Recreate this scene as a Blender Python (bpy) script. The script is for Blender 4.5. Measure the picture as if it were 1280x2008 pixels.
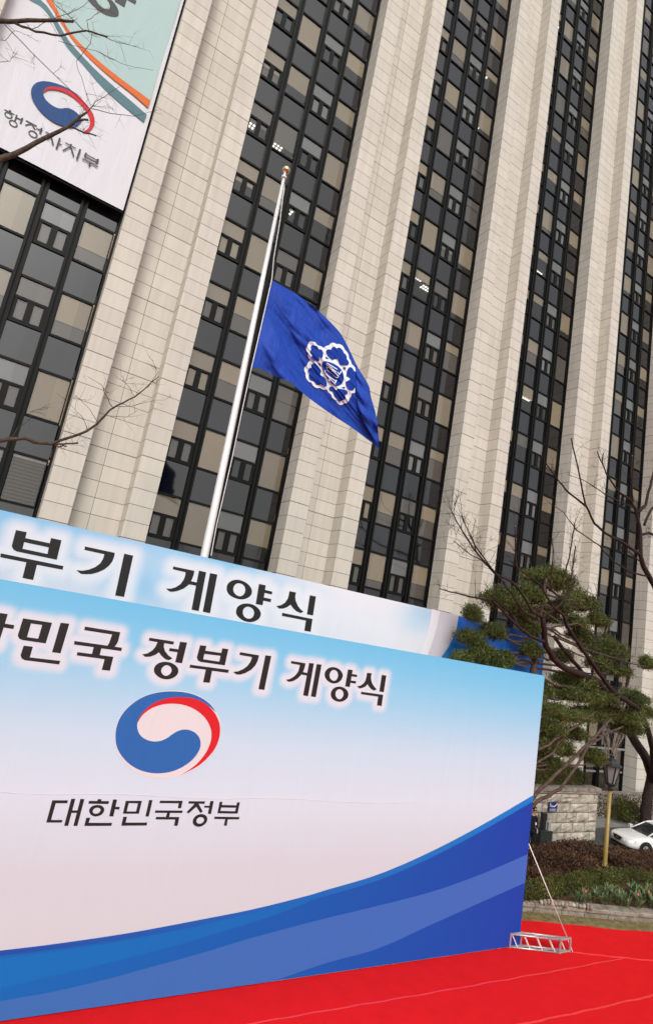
import bpy, bmesh, math, random
import numpy as np
from mathutils import Vector, Matrix
from mathutils import noise as mnoise
from mathutils.geometry import tessellate_polygon

sc = bpy.context.scene
for o in list(bpy.data.objects):
    bpy.data.objects.remove(o)
COL = sc.collection
random.seed(7)
RNG = np.random.default_rng(5)

# ------------------------------------------------------------------ camera
# world: X along the tower's front, Y away from the viewer, Z up; metres
F, CX, CY, EYE = 1122.16, 640.0, 1004.0, np.array([0.0, 0.0, 8.0])
RGT = np.array([0.82985, -0.52983, 0.17501])
DWN = np.array([0.25567, 0.08227, -0.96326])
FWD = np.array([0.49596, 0.84411, 0.20374])
cam_d = bpy.data.cameras.new('camera')
cam = bpy.data.objects.new('camera', cam_d)
COL.objects.link(cam)
cam_d.sensor_fit = 'VERTICAL'
cam_d.sensor_height = 36.0
cam_d.lens = 36.0 * F / 2008.0
cam_d.clip_end = 3000
cam.matrix_world = Matrix((
    (RGT[0], -DWN[0], -FWD[0], EYE[0]), (RGT[1], -DWN[1], -FWD[1], EYE[1]),
    (RGT[2], -DWN[2], -FWD[2], EYE[2]), (0, 0, 0, 1)))
sc.camera = cam

# ------------------------------------------------------------------ light
SUN_EL, SUN_AZ = math.radians(42), math.radians(203)      # azimuth of the sun, clockwise from +Y
world = bpy.data.worlds.new('World')
sc.world = world
world.use_nodes = True
wn = world.node_tree
bg = wn.nodes['Background']
sky = wn.nodes.new('ShaderNodeTexSky')
sky.sky_type = 'NISHITA'
sky.sun_disc = False
sky.sun_elevation = SUN_EL
sky.sun_rotation = SUN_AZ
sky.dust_density = 4.0
hsv = wn.nodes.new('ShaderNodeHueSaturation')
hsv.inputs['Saturation'].default_value = 0.14            # overcast: a grey-white sky
wn.links.new(sky.outputs[0], hsv.inputs['Color'])
wn.links.new(hsv.outputs[0], bg.inputs['Color'])
bg.inputs['Strength'].default_value = 0.15
sun_d = bpy.data.lights.new('sun', 'SUN')
sun_d.energy = 0.7
sun_d.angle = math.radians(18)
sun_d.color = (1.0, 0.98, 0.95)
sun = bpy.data.objects.new('sun', sun_d)
COL.objects.link(sun)
sd = Vector((math.sin(SUN_AZ) * math.cos(SUN_EL), math.cos(SUN_AZ) * math.cos(SUN_EL), math.sin(SUN_EL)))
sun.rotation_euler = sd.to_track_quat('Z', 'Y').to_euler()
sc.view_settings.view_transform = 'Standard'
sc.view_settings.look = 'None'
sc.view_settings.gamma = 1
sc.view_settings.exposure = 0.30
sc.cycles.max_bounces = 6
sc.cycles.transparent_max_bounces = 10
sc.cycles.caustics_reflective = False
sc.cycles.caustics_refractive = False

# ------------------------------------------------------------------ helpers
def ray(px, py):
    return RGT * ((px - CX) / F) + DWN * ((py - CY) / F) + FWD
def on_y(px, py, y):
    d = ray(px, py)
    return EYE + d * (y / d[1])
def on_z(px, py, z=0.0):
    d = ray(px, py)
    return EYE + d * ((z - EYE[2]) / d[2])
def on_plane(px, py, o, n):
    d = ray(px, py)
    return EYE + d * (np.dot(o - EYE, n) / np.dot(d, n))
def to_px(p):
    v = np.asarray(p, float) - EYE
    w = v @ FWD
    return CX + F * (v @ RGT) / w, CY + F * (v @ DWN) / w, w

def lin(c):
    c = c / 255.0
    return c / 12.92 if c <= 0.04045 else ((c + 0.055) / 1.055) ** 2.4
def rgb(r, g, b, k=1.0):
    return (lin(r) * k, lin(g) * k, lin(b) * k, 1.0)

class MB:
    """collects geometry and links it as ONE mesh object"""
    def __init__(self):
        self.v, self.f, self.mi, self.cur = [], [], [], 0
    def add(self, vs, fs):
        b = len(self.v)
        self.v += [tuple(float(c) for c in p) for p in vs]
        for f in fs:
            self.f.append([b + i for i in f])
            self.mi.append(self.cur)
        return self
    def box(self, x0, y0, z0, x1, y1, z1):
        v = [(x, y, z) for z in (z0, z1) for y in (y0, y1) for x in (x0, x1)]
        return self.add(v, [(0, 2, 3, 1), (4, 5, 7, 6), (0, 1, 5, 4), (2, 6, 7, 3), (0, 4, 6, 2), (1, 3, 7, 5)])
    def quad(self, a, b, c, d):
        return self.add([a, b, c, d], [(0, 1, 2, 3)])
    def tube(self, pts, radii, n=6, cap=True):
        pts = [Vector(p) for p in pts]
        if not hasattr(radii, '__len__'):
            radii = [radii] * len(pts)
        vs, fs = [], []
        ref = None
        for i, p in enumerate(pts):
            t = (pts[min(i + 1, len(pts) - 1)] - pts[max(i - 1, 0)])
            if t.length < 1e-9: t = Vector((0, 0, 1))
            t.normalize()
            if ref is None:
                ref = t.orthogonal().normalized()
            ref = (ref - t * ref.dot(t))
            if ref.length < 1e-6: ref = t.orthogonal()
            ref.normalize()
            b = t.cross(ref)
            for k in range(n):
                a = 2 * math.pi * k / n
                vs.append(p + (ref * math.cos(a) + b * math.sin(a)) * radii[i])
        for i in range(len(pts) - 1):
            for k in range(n):
                k2 = (k + 1) % n
                fs.append((i * n + k, i * n + k2, (i + 1) * n + k2, (i + 1) * n + k))
        if cap:
            fs.append(tuple(range(n - 1, -1, -1)))
            fs.append(tuple((len(pts) - 1) * n + k for k in range(n)))
        return self.add(vs, fs)
    def lathe(self, cx, cy, prof, n=16):
        vs, fs = [], []
        for r, z in prof:
            for k in range(n):
                a = 2 * math.pi * (k + .5) / n
                vs.append((cx + r * math.cos(a), cy + r * math.sin(a), z))
        for i in range(len(prof) - 1):
            for k in range(n):
                k2 = (k + 1) % n
                fs.append((i * n + k, i * n + k2, (i + 1) * n + k2, (i + 1) * n + k))
        fs.append(tuple(range(n - 1, -1, -1)))
        fs.append(tuple((len(prof) - 1) * n + k for k in range(n)))
        return self.add(vs, fs)
    def poly(self, loops, fn):
        """filled polygon with holes; loops are 2-D, fn maps (a,b) to 3-D"""
        l3 = [[Vector((p[0], p[1], 0)) for p in lp] for lp in loops]
        flat = [p for lp in loops for p in lp]
        tris = tessellate_polygon(l3)
        return self.add([fn(*p) for p in flat], [tuple(t) for t in tris])
    def build(self, name, mat, parent=None, smooth=False, loc=None, rz=None):
        me = bpy.data.meshes.new(name)
        me.from_pydata(self.v, [], self.f)
        mats = mat if isinstance(mat, (list, tuple)) else [mat]
        for m in mats:
            me.materials.append(m)
        if len(mats) > 1:
            me.polygons.foreach_set('material_index', self.mi)
        if smooth:
            me.polygons.foreach_set('use_smooth', [True] * len(me.polygons))
        me.update()
        o = bpy.data.objects.new(name, me)
        COL.objects.link(o)
        if parent is not None:
            o.parent = parent
        if loc is not None:
            o.location = loc
        if rz is not None:
            o.rotation_euler = (0, 0, rz)
        return o

def fixn(o):
    bm = bmesh.new(); bm.from_mesh(o.data)
    bmesh.ops.recalc_face_normals(bm, faces=bm.faces)
    bm.to_mesh(o.data); bm.free()
    return o
def empty(name, loc=(0, 0, 0), rz=0.0):
    o = bpy.data.objects.new(name, None)
    COL.objects.link(o)
    o.location = loc
    o.rotation_euler = (0, 0, rz)
    return o
def tag(o, label=None, cat=None, group=None, kind=None):
    if label: o['label'] = label
    if cat: o['category'] = cat
    if group: o['group'] = group
    if kind: o['kind'] = kind
    return o
def copy_tree(o, parent=None):
    c = o.copy(); COL.objects.link(c); c.parent = parent
    for ch in list(o.children): copy_tree(ch, c)
    return c
def grid_color(o, cols):
    ca = o.data.color_attributes.new('print', 'FLOAT_COLOR', 'POINT')
    a = np.ones((len(cols), 4), np.float32); a[:, :3] = cols
    ca.data.foreach_set('color', a.ravel())

# ------------------------------------------------------------------ materials
def mat(name, col, rough=0.7, spec=0.4, metal=0.0, noise=0.0, nscale=5.0, bump=0.0, bscale=30.0, coat=0.0, emit=None, detail=4.0):
    m = bpy.data.materials.new(name); m.use_nodes = True
    nt = m.node_tree; b = nt.nodes['Principled BSDF']
    b.inputs['Base Color'].default_value = col
    b.inputs['Roughness'].default_value = rough
    b.inputs['Specular IOR Level'].default_value = spec
    b.inputs['Metallic'].default_value = metal
    if coat: b.inputs['Coat Weight'].default_value = coat
    if emit:
        b.inputs['Emission Color'].default_value = emit[0]; b.inputs['Emission Strength'].default_value = emit[1]
    if noise or bump:
        tc = nt.nodes.new('ShaderNodeTexCoord')
    if noise:
        n = nt.nodes.new('ShaderNodeTexNoise'); n.inputs['Scale'].default_value = nscale; n.inputs['Detail'].default_value = detail
        nt.links.new(tc.outputs['Object'], n.inputs['Vector'])
        r = nt.nodes.new('ShaderNodeMapRange')
        r.inputs['From Min'].default_value = 0.3; r.inputs['From Max'].default_value = 0.7
        r.inputs['To Min'].default_value = 1 - noise; r.inputs['To Max'].default_value = 1 + noise
        nt.links.new(n.outputs['Fac'], r.inputs['Value'])
        x = nt.nodes.new('ShaderNodeVectorMath'); x.operation = 'SCALE'
        x.inputs[0].default_value = col[:3]
        nt.links.new(r.outputs[0], x.inputs['Scale'])
        nt.links.new(x.outputs[0], b.inputs['Base Color'])
    if bump:
        n2 = nt.nodes.new('ShaderNodeTexNoise'); n2.inputs['Scale'].default_value = bscale; n2.inputs['Detail'].default_value = 5
        nt.links.new(tc.outputs['Object'], n2.inputs['Vector'])
        bp = nt.nodes.new('ShaderNodeBump'); bp.inputs['Strength'].default_value = bump; bp.inputs['Distance'].default_value = 0.05
        nt.links.new(n2.outputs['Fac'], bp.inputs['Height'])
        nt.links.new(bp.outputs[0], b.inputs['Normal'])
    return m

COURSE, PHASE = 0.7305, 0.17
FLOOR = COURSE * 5
def stone_mat():
    """pale granite cladding: courses with dark joints, every panel a slightly different tone, weather streaks"""
    m = bpy.data.materials.new('granite_cladding'); m.use_nodes = True
    nt = m.node_tree; N = nt.nodes; L = nt.links; b = N['Principled BSDF']
    b.inputs['Roughness'].default_value = 0.75; b.inputs['Specular IOR Level'].default_value = 0.25
    tc = N.new('ShaderNodeTexCoord'); sp = N.new('ShaderNodeSeparateXYZ'); L.new(tc.outputs['Object'], sp.inputs[0])
    gm = N.new('ShaderNodeNewGeometry')
    def mth(op, a, bb=None, c=None):
        n = N.new('ShaderNodeMath'); n.operation = op
        for i, v in enumerate((a, bb, c)):
            if v is None: continue
            if isinstance(v, (int, float)): n.inputs[i].default_value = v
            else: L.new(v, n.inputs[i])
        return n.outputs[0]
    z = mth('DIVIDE', mth('SUBTRACT', sp.outputs['Z'], PHASE), COURSE)
    fl = mth('FLOOR', z); fr = mth('SUBTRACT', z, fl)
    d = mth('MULTIPLY', mth('MINIMUM', fr, mth('SUBTRACT', 1.0, fr)), COURSE)      # metres to the nearest joint
    # every fifth course joint is a wider movement joint
    big = mth('COMPARE', mth('MODULO', mth('ADD', mth('ROUND', z), 1.0), 5.0), 0.0, 0.1)
    wid = mth('ADD', 0.013, mth('MULTIPLY', big, 0.008))
    jl = mth('LESS_THAN', d, wid)
    # one upright joint in the middle of the recessed strip
    xj = mth('LESS_THAN', mth('ABSOLUTE', mth('SUBTRACT', sp.outputs['X'], 1.95)), 0.010)
    inrec = mth('GREATER_THAN', sp.outputs['Y'], 0.3)
    jl = mth('MAXIMUM', jl, mth('MULTIPLY', xj, inrec))
    # tone per panel
    side = mth('ADD', mth('MULTIPLY', mth('GREATER_THAN', sp.outputs['X'], 1.95), 7.0), mth('MULTIPLY', mth('GREATER_THAN', sp.outputs['Y'], 0.5), 3.0))
    side = mth('ADD', side, mth('MULTIPLY', mth('GREATER_THAN', sp.outputs['X'], 3.3), 5.0))
    oi = N.new('ShaderNodeObjectInfo')
    cb = N.new('ShaderNodeCombineXYZ'); L.new(fl, cb.inputs[0]); L.new(side, cb.inputs[1]); L.new(mth('MULTIPLY', oi.outputs['Random'], 100.0), cb.inputs[2])
    wnz = N.new('ShaderNodeTexWhiteNoise'); L.new(cb.outputs[0], wnz.inputs['Vector'])
    pt = N.new('ShaderNodeMapRange'); L.new(wnz.outputs['Value'], pt.inputs['Value'])
    pt.inputs['To Min'].default_value = 0.95; pt.inputs['To Max'].default_value = 1.04
    n1 = N.new('ShaderNodeTexNoise'); n1.inputs['Scale'].default_value = 1.6; n1.inputs['Detail'].default_value = 6
    mp = N.new('ShaderNodeMapping'); mp.inputs['Scale'].default_value = (2.2, 2.2, 0.16)
    L.new(tc.outputs['Object'], mp.inputs[0]); L.new(mp.outputs[0], n1.inputs['Vector'])
    st = N.new('ShaderNodeMapRange'); L.new(n1.outputs['Fac'], st.inputs['Value'])
    st.inputs['From Min'].default_value = .25; st.inputs['From Max'].default_value = .75
    st.inputs['To Min'].default_value = .89; st.inputs['To Max'].default_value = 1.05
    n2 = N.new('ShaderNodeTexNoise'); n2.inputs['Scale'].default_value = 60; L.new(tc.outputs['Object'], n2.inputs['Vector'])
    sk = N.new('ShaderNodeMapRange'); L.new(n2.outputs['Fac'], sk.inputs['Value'])
    sk.inputs['To Min'].default_value = .95; sk.inputs['To Max'].default_value = 1.05
    k = mth('MULTIPLY', mth('MULTIPLY', pt.outputs[0], st.outputs[0]), sk.outputs[0])
    k = mth('MULTIPLY', k, mth('SUBTRACT', 1.0, mth('MULTIPLY', jl, 0.68)))
    vs = N.new('ShaderNodeVectorMath'); vs.operation = 'SCALE'; vs.inputs[0].default_value = (0.575, 0.528, 0.455)
    L.new(k, vs.inputs['Scale']); L.new(vs.outputs[0], b.inputs['Base Color'])
    bp = N.new('ShaderNodeBump'); bp.inputs['Strength'].default_value = .5; bp.inputs['Distance'].default_value = .02
    L.new(mth('SUBTRACT', 1.0, jl), bp.inputs['Height']); L.new(bp.outputs[0], b.inputs['Normal'])
    return m
def glass_mat(name, tint, gloss=1.0, ior=1.72):
    m = bpy.data.materials.new(name); m.use_nodes = True
    nt = m.node_tree; N = nt.nodes; L = nt.links
    N.remove(N['Principled BSDF'])
    tr = N.new('ShaderNodeBsdfTransparent'); tr.inputs[0].default_value = tint
    gl = N.new('ShaderNodeBsdfGlossy'); gl.inputs['Roughness'].default_value = 0.02; gl.inputs[0].default_value = (gloss, gloss, gloss, 1)
    fr = N.new('ShaderNodeFresnel'); fr.inputs['IOR'].default_value = ior
    mx = N.new('ShaderNodeMixShader')
    L.new(fr.outputs[0], mx.inputs[0]); L.new(tr.outputs[0], mx.inputs[1]); L.new(gl.outputs[0], mx.inputs[2])
    L.new(mx.outputs[0], N['Material Output'].inputs['Surface'])
    return m
def print_mat(name, rough=0.55, wr=0.25, wscale=1.2):
    """printed cloth: the print is a colour attribute, light wrinkles are bump"""
    m = bpy.data.materials.new(name); m.use_nodes = True
    nt = m.node_tree; N = nt.nodes; L = nt.links; b = N['Principled BSDF']
    at = N.new('ShaderNodeAttribute'); at.attribute_name = 'print'
    b.inputs['Roughness'].default_value = rough; b.inputs['Specular IOR Level'].default_value = 0.2
    tc = N.new('ShaderNodeTexCoord')
    wv = N.new('ShaderNodeTexNoise'); wv.inputs['Scale'].default_value = 320
    L.new(tc.outputs['Object'], wv.inputs['Vector'])
    mr = N.new('ShaderNodeMapRange'); mr.inputs['To Min'].default_value = .96; mr.inputs['To Max'].default_value = 1.04
    L.new(wv.outputs['Fac'], mr.inputs['Value'])
    vs = N.new('ShaderNodeVectorMath'); vs.operation = 'SCALE'
    L.new(at.outputs['Color'], vs.inputs[0]); L.new(mr.outputs[0], vs.inputs['Scale']); L.new(vs.outputs[0], b.inputs['Base Color'])
    wrinkle(nt, b, tc, wr, wscale)
    return m
def wrinkle(nt, b, tc, wr, wscale):
    N, L = nt.nodes, nt.links
    mp = N.new('ShaderNodeMapping'); mp.inputs['Rotation'].default_value = (0, math.radians(25), 0); mp.inputs['Scale'].default_value = (1.6, 1, 0.35)
    L.new(tc.outputs['Object'], mp.inputs[0])
    n = N.new('ShaderNodeTexNoise'); n.inputs['Scale'].default_value = wscale; n.inputs['Detail'].default_value = 6; n.inputs['Distortion'].default_value = 0.6
    L.new(mp.outputs[0], n.inputs['Vector'])
    bp = N.new('ShaderNodeBump'); bp.inputs['Strength'].default_value = wr; bp.inputs['Distance'].default_value = 0.12
    L.new(n.outputs['Fac'], bp.inputs['Height']); L.new(bp.outputs[0], b.inputs['Normal'])
def cloth_mat(name, col, wr=0.25, wscale=1.2, rough=0.55):
    m = mat(name, col, rough, 0.2)
    nt = m.node_tree; tc = nt.nodes.new('ShaderNodeTexCoord')
    wrinkle(nt, nt.nodes['Principled BSDF'], tc, wr, wscale)
    return m
def leaf_mat(name, c1, c2, rough=0.6):
    m = bpy.data.materials.new(name); m.use_nodes = True
    nt = m.node_tree; N = nt.nodes; L = nt.links; b = N['Principled BSDF']
    b.inputs['Roughness'].default_value = rough; b.inputs['Specular IOR Level'].default_value = 0.25
    at = N.new('ShaderNodeAttribute'); at.attribute_name = 'tone'
    mx = N.new('ShaderNodeMix'); mx.data_type = 'RGBA'
    mx.inputs[6].default_value = c1; mx.inputs[7].default_value = c2
    L.new(at.outputs['Fac'], mx.inputs[0]); L.new(mx.outputs[2], b.inputs['Base Color'])
    return m

M = {}
M['stone'] = stone_mat()
M['frame'] = mat('dark_bronze_frame', (0.006, 0.006, 0.0055, 1), 0.5, 0.15)
M['spandrel'] = mat('black_spandrel_glass', (0.003, 0.003, 0.0035, 1), 0.05, 0.85)
def vary(m, lo, hi, sx, sz, ox, oz):
    """each panel of the grid its own slightly different tone"""
    nt = m.node_tree; N = nt.nodes; L = nt.links; b = N['Principled BSDF']
    g = N.new('ShaderNodeNewGeometry'); mp = N.new('ShaderNodeVectorMath'); mp.operation = 'MULTIPLY_ADD'
    mp.inputs[1].default_value = (1 / sx, 0, 1 / sz); mp.inputs[2].default_value = (ox, 0, oz)
    fl = N.new('ShaderNodeVectorMath'); fl.operation = 'FLOOR'; w = N.new('ShaderNodeTexWhiteNoise')
    r = N.new('ShaderNodeMapRange'); r.inputs['To Min'].default_value = lo; r.inputs['To Max'].default_value = hi
    v = N.new('ShaderNodeVectorMath'); v.operation = 'SCALE'; v.inputs[0].default_value = b.inputs['Base Color'].default_value[:3]
    L.new(g.outputs['Position'], mp.inputs[0]); L.new(mp.outputs[0], fl.inputs[0]); L.new(fl.outputs[0], w.inputs['Vector'])
    L.new(w.outputs['Value'], r.inputs['Value']); L.new(r.outputs[0], v.inputs['Scale']); L.new(v.outputs[0], b.inputs['Base Color'])
    return m
M['pane'] = glass_mat('window_glass', (0.94, 0.93, 0.90, 1))
M['lobby'] = glass_mat('lobby_glass', (0.45, 0.55, 0.53, 1), ior=4.5)
M['blind_beige'] = mat('beige_roller_blind', (0.86, 0.70, 0.48, 1), 0.8, 0.1)
M['blind_tan'] = mat('tan_roller_blind', (0.80, 0.66, 0.48, 1), 0.8, 0.1)
M['blind_grey'] = mat('grey_roller_blind', (0.52, 0.54, 0.54, 1), 0.8, 0.1)
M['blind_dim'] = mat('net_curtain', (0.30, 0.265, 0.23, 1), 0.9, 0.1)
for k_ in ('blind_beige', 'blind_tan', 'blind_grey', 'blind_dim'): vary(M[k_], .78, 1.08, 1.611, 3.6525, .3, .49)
vary(M['spandrel'], .5, 3.0, 1.611, 3.6525, .3, 0)
M['interior'] = mat('office_interior', (0.32, 0.28, 0.24, 1), 0.9, 0.1)
M['tube'] = mat('ceiling_lamp_lit', (0.9, 0.9, 0.85, 1), 0.5, 0.2, emit=((1.0, 0.97, 0.88, 1), 1.3))
M['black_ink'] = mat('black_ink', (0.017, 0.016, 0.016, 1), 0.5, 0.25)
M['grey_ink'] = mat('dark_grey_ink', (0.045, 0.045, 0.045, 1), 0.5, 0.25)
M['white_metal'] = mat('white_painted_metal', (0.75, 0.73, 0.70, 1), 0.35, 0.5)
M['steel'] = mat('galvanised_steel', (0.50, 0.48, 0.48, 1), 0.42, 0.5, metal=0.75, noise=0.12, nscale=20)
M['gold'] = mat('gilt_ball', (0.75, 0.55, 0.28, 1), 0.15, 0.5, metal=1.0)
M['bark_dark'] = mat('dark_red_brown_bark', (0.032, 0.020, 0.017, 1), 0.85, 0.2, noise=0.45, nscale=9, bump=0.6, bscale=25)
M['bark_pine'] = mat('grey_brown_pine_bark', (0.085, 0.060, 0.045, 1), 0.9, 0.2, noise=0.45, nscale=8, bump=0.7, bscale=20)
M['bark_pale'] = mat('pale_twig_bark', (0.22, 0.17, 0.14, 1), 0.85, 0.2, noise=0.3, nscale=9)
M['cut'] = mat('fresh_cut_wood', (0.62, 0.50, 0.36, 1), 0.8, 0.2)
M['bark_green'] = mat('olive_brown_bark', (0.065, 0.050, 0.036, 1), 0.85, 0.2, noise=0.4, nscale=14, bump=0.5, bscale=30)
M['pine'] = leaf_mat('pine_needles', (0.028, 0.044, 0.011, 1), (0.130, 0.150, 0.036, 1))
M['box'] = leaf_mat('box_hedge_leaves', (0.030, 0.036, 0.008, 1), (0.125, 0.125, 0.030, 1))
M['azalea'] = leaf_mat('bronze_azalea_leaves', (0.035, 0.017, 0.010, 1), (0.125, 0.062, 0.032, 1))
M['tulip'] = leaf_mat('tulip_leaves', (0.055, 0.085, 0.030, 1), (0.20, 0.26, 0.115, 1), 0.5)
M['ivy'] = leaf_mat('dry_ivy_leaves', (0.05, 0.028, 0.02, 1), (0.16, 0.12, 0.085, 1))
M['drygrass'] = leaf_mat('dry_winter_grass', (0.12, 0.095, 0.04, 1), (0.32, 0.26, 0.12, 1))
M['petal'] = mat('pink_petal', (0.75, 0.10, 0.13, 1), 0.5, 0.3)
M['soil'] = mat('brown_soil', (0.085, 0.050, 0.030, 1), 0.95, 0.1, noise=0.4, nscale=6, bump=0.8, bscale=14)
M['turf'] = mat('dry_turf', (0.20, 0.16, 0.075, 1), 0.95, 0.1, noise=0.4, nscale=5, bump=0.6, bscale=22)
M['kerbstone'] = mat('weathered_kerb_stone', (0.26, 0.225, 0.18, 1), 0.9, 0.2, noise=0.35, nscale=4, bump=0.6, bscale=16)
M['asphalt'] = mat('grey_asphalt', (0.075, 0.073, 0.070, 1), 0.9, 0.2, noise=0.2, nscale=3, bump=0.3, bscale=60)
M['paving'] = mat('grey_paving', (0.22, 0.21, 0.20, 1), 0.9, 0.2, noise=0.2, nscale=2, bump=0.2, bscale=40)
M['carpet'] = mat('red_event_carpet', (0.67, 0.009, 0.012, 1), 0.95, 0.1, noise=0.05, nscale=2.2, bump=0.22, bscale=140, detail=9)
M['tape'] = mat('pale_red_tape', (0.80, 0.042, 0.048, 1), 0.4, 0.4, noise=0.1, nscale=3)
M['post_gold'] = mat('mustard_gold_paint', (0.27, 0.19, 0.045, 1), 0.35, 0.5, noise=0.1, nscale=4)
M['iron'] = mat('black_cast_iron', (0.018, 0.018, 0.019, 1), 0.4, 0.5)
M['lampglass'] = mat('frosted_lamp_glass', (0.20, 0.22, 0.21, 1), 0.5, 0.2)

# ------------------------------------------------------------------ setting: ground, road, carpet
ground = MB().quad((-400, -400, -0.02), (600, -400, -0.02), (600, 700, -0.02), (-400, 700, -0.02)).build('ground', M['paving'])
tag(ground, kind='structure')
road = MB().quad((24, 17.6, -0.012), (90, 17.6, -0.012), (90, 20.9, -0.012), (24, 20.9, -0.012)).build('road', M['asphalt'])
tag(road, kind='structure')

P1 = np.array([18.079, 13.631]); P2 = np.array([22.924, 11.934]); DU = (P2 - P1) / np.linalg.norm(P2 - P1)   # far carpet edge
DN = np.array([-DU[1], DU[0]])                                                                      # away from the viewer
def edge(s, t=0.0, z=0.0):
    p = P1 + DU * s + DN * t
    return (p[0], p[1], z)
carpet_root = empty('red_carpet')
mb = MB()
segs = np.linspace(-26, 26, 90)
for a, b_ in zip(segs[:-1], segs[1:]):
    wa, wb = 0.04 * math.sin(a * 1.3) + 0.03 * math.sin(a * 3.1), 0.04 * math.sin(b_ * 1.3) + 0.03 * math.sin(b_ * 3.1)
    mb.quad(edge(a, -26, 0.004), edge(b_, -26, 0.004), edge(b_, wb, 0.004), edge(a, wa, 0.004))
    mb.quad(edge(a, wa, 0.004), edge(b_, wb, 0.004), edge(b_, wb, -0.015), edge(a, wa, -0.015))
mb.build('carpet_cloth', M['carpet'], carpet_root)
def tape(pts, w, name='seam_tape'):
    m_ = MB(); P = []
    for (a, b_) in zip(pts[:-1], pts[1:]):
        for t in np.linspace(0, 1, 14)[:-1]:
            P.append((1 - t) * a + t * b_)
    P.append(pts[-1]); P = np.array(P)
    for i in range(len(P) - 1):
        d = P[i + 1] - P[i]; d = d / np.linalg.norm(d); n = np.array([-d[1], d[0]])
        o0 = 0.012 * math.sin(i * .9) + random.uniform(-.006, .006) if i else 0
        if i == 0: prev = P[0]
        nx = P[i + 1] + n * (0.012 * math.sin((i + 1) * .9) + random.uniform(-.006, .006))
        ww = w * random.uniform(.8, 1.15)
        m_.quad(tuple(prev - n * w / 2) + (0.009,), tuple(nx - n * ww / 2) + (0.009,), tuple(nx + n * ww / 2) + (0.009,), tuple(prev + n * w / 2) + (0.009,))
        m_.quad(tuple(prev - n * w / 2) + (0.0045,), tuple(nx - n * ww / 2) + (0.0045,), tuple(nx - n * ww / 2) + (0.009,), tuple(prev - n * w / 2) + (0.009,))
        prev = nx
    return m_.build(name, M['tape'], carpet_root)
G2 = lambda x, y: on_z(x, y, 0.005)[:2]
tape([G2(1124, 1867.5), G2(1200, 1876), G2(1310, 1887)], 0.07)
tape([G2(1222, 1879), G2(1090, 1904), G2(960, 1927), G2(800, 1955), G2(640, 1982), G2(480, 2010), G2(380, 2030)], 0.045)
tape([G2(1330, 1941), G2(1280, 1952), G2(1150, 1982), G2(1027, 2008), G2(950, 2024)], 0.06)
tag(carpet_root, 'bright red event carpet with pale seam tape spread in front of the printed backdrop', 'carpet')

# planting bed: strip of dry grass, stone kerb, soil
gs = MB()
for a, b_ in zip(segs[:-1], segs[1:]):
    gs.quad(edge(a, -0.15, -0.006), edge(b_, -0.15, -0.006), edge(b_, 1.0, 0.0), edge(a, 1.0, 0.0))
tag(gs.build('lawn_strip', M['turf']), kind='structure')

def leaves(pts, size, n_per, name, material, parent=None, up=0.3, tones=None, aspect=2.2, kind=None):
    """a mesh of small leaf faces at the given points"""
    pts = np.asarray(pts, float)
    n = len(pts) * n_per
    P = np.repeat(pts, n_per, axis=0) + RNG.normal(0, size * .7, (n, 3))
    T = np.repeat(tones if tones is not None else RNG.random(len(pts)), n_per)
    T = np.clip(T + RNG.normal(0, .15, n), 0, 1)
    a = RNG.normal(0, 1, (n, 3)); a[:, 2] = np.abs(a[:, 2]) * (1 if up < .5 else 2.5) + up; a /= np.linalg.norm(a, axis=1)[:, None]
    b = np.cross(a, RNG.normal(0, 1, (n, 3))); b /= np.linalg.norm(b, axis=1)[:, None]
    s = size * RNG.uniform(.6, 1.3, n)[:, None]
    w = s / aspect
    V = np.stack([P, P + a * s * .5 + b * w * .5, P + a * s, P + a * s * .5 - b * w * .5], 1).reshape(-1, 3)
    me = bpy.data.meshes.new(name)
    me.vertices.add(4 * n); me.vertices.foreach_set('co', V.astype(np.float32).ravel())
    me.loops.add(4 * n); me.loops.foreach_set('vertex_index', np.arange(4 * n, dtype=np.int32))
    me.polygons.add(n); me.polygons.foreach_set('loop_start', np.arange(0, 4 * n, 4, dtype=np.int32))
    try: me.polygons.foreach_set('loop_total', np.full(n, 4, np.int32))
    except Exception: pass
    me.update(calc_edges=True)
    at = me.attributes.new('tone', 'FLOAT', 'POINT'); at.data.foreach_set('value', np.repeat(T, 4).astype(np.float32))
    me.materials.append(material)
    o = bpy.data.objects.new(name, me); COL.objects.link(o)
    if parent is not None: o.parent = parent
    if kind: o['kind'] = kind
    return o

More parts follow.
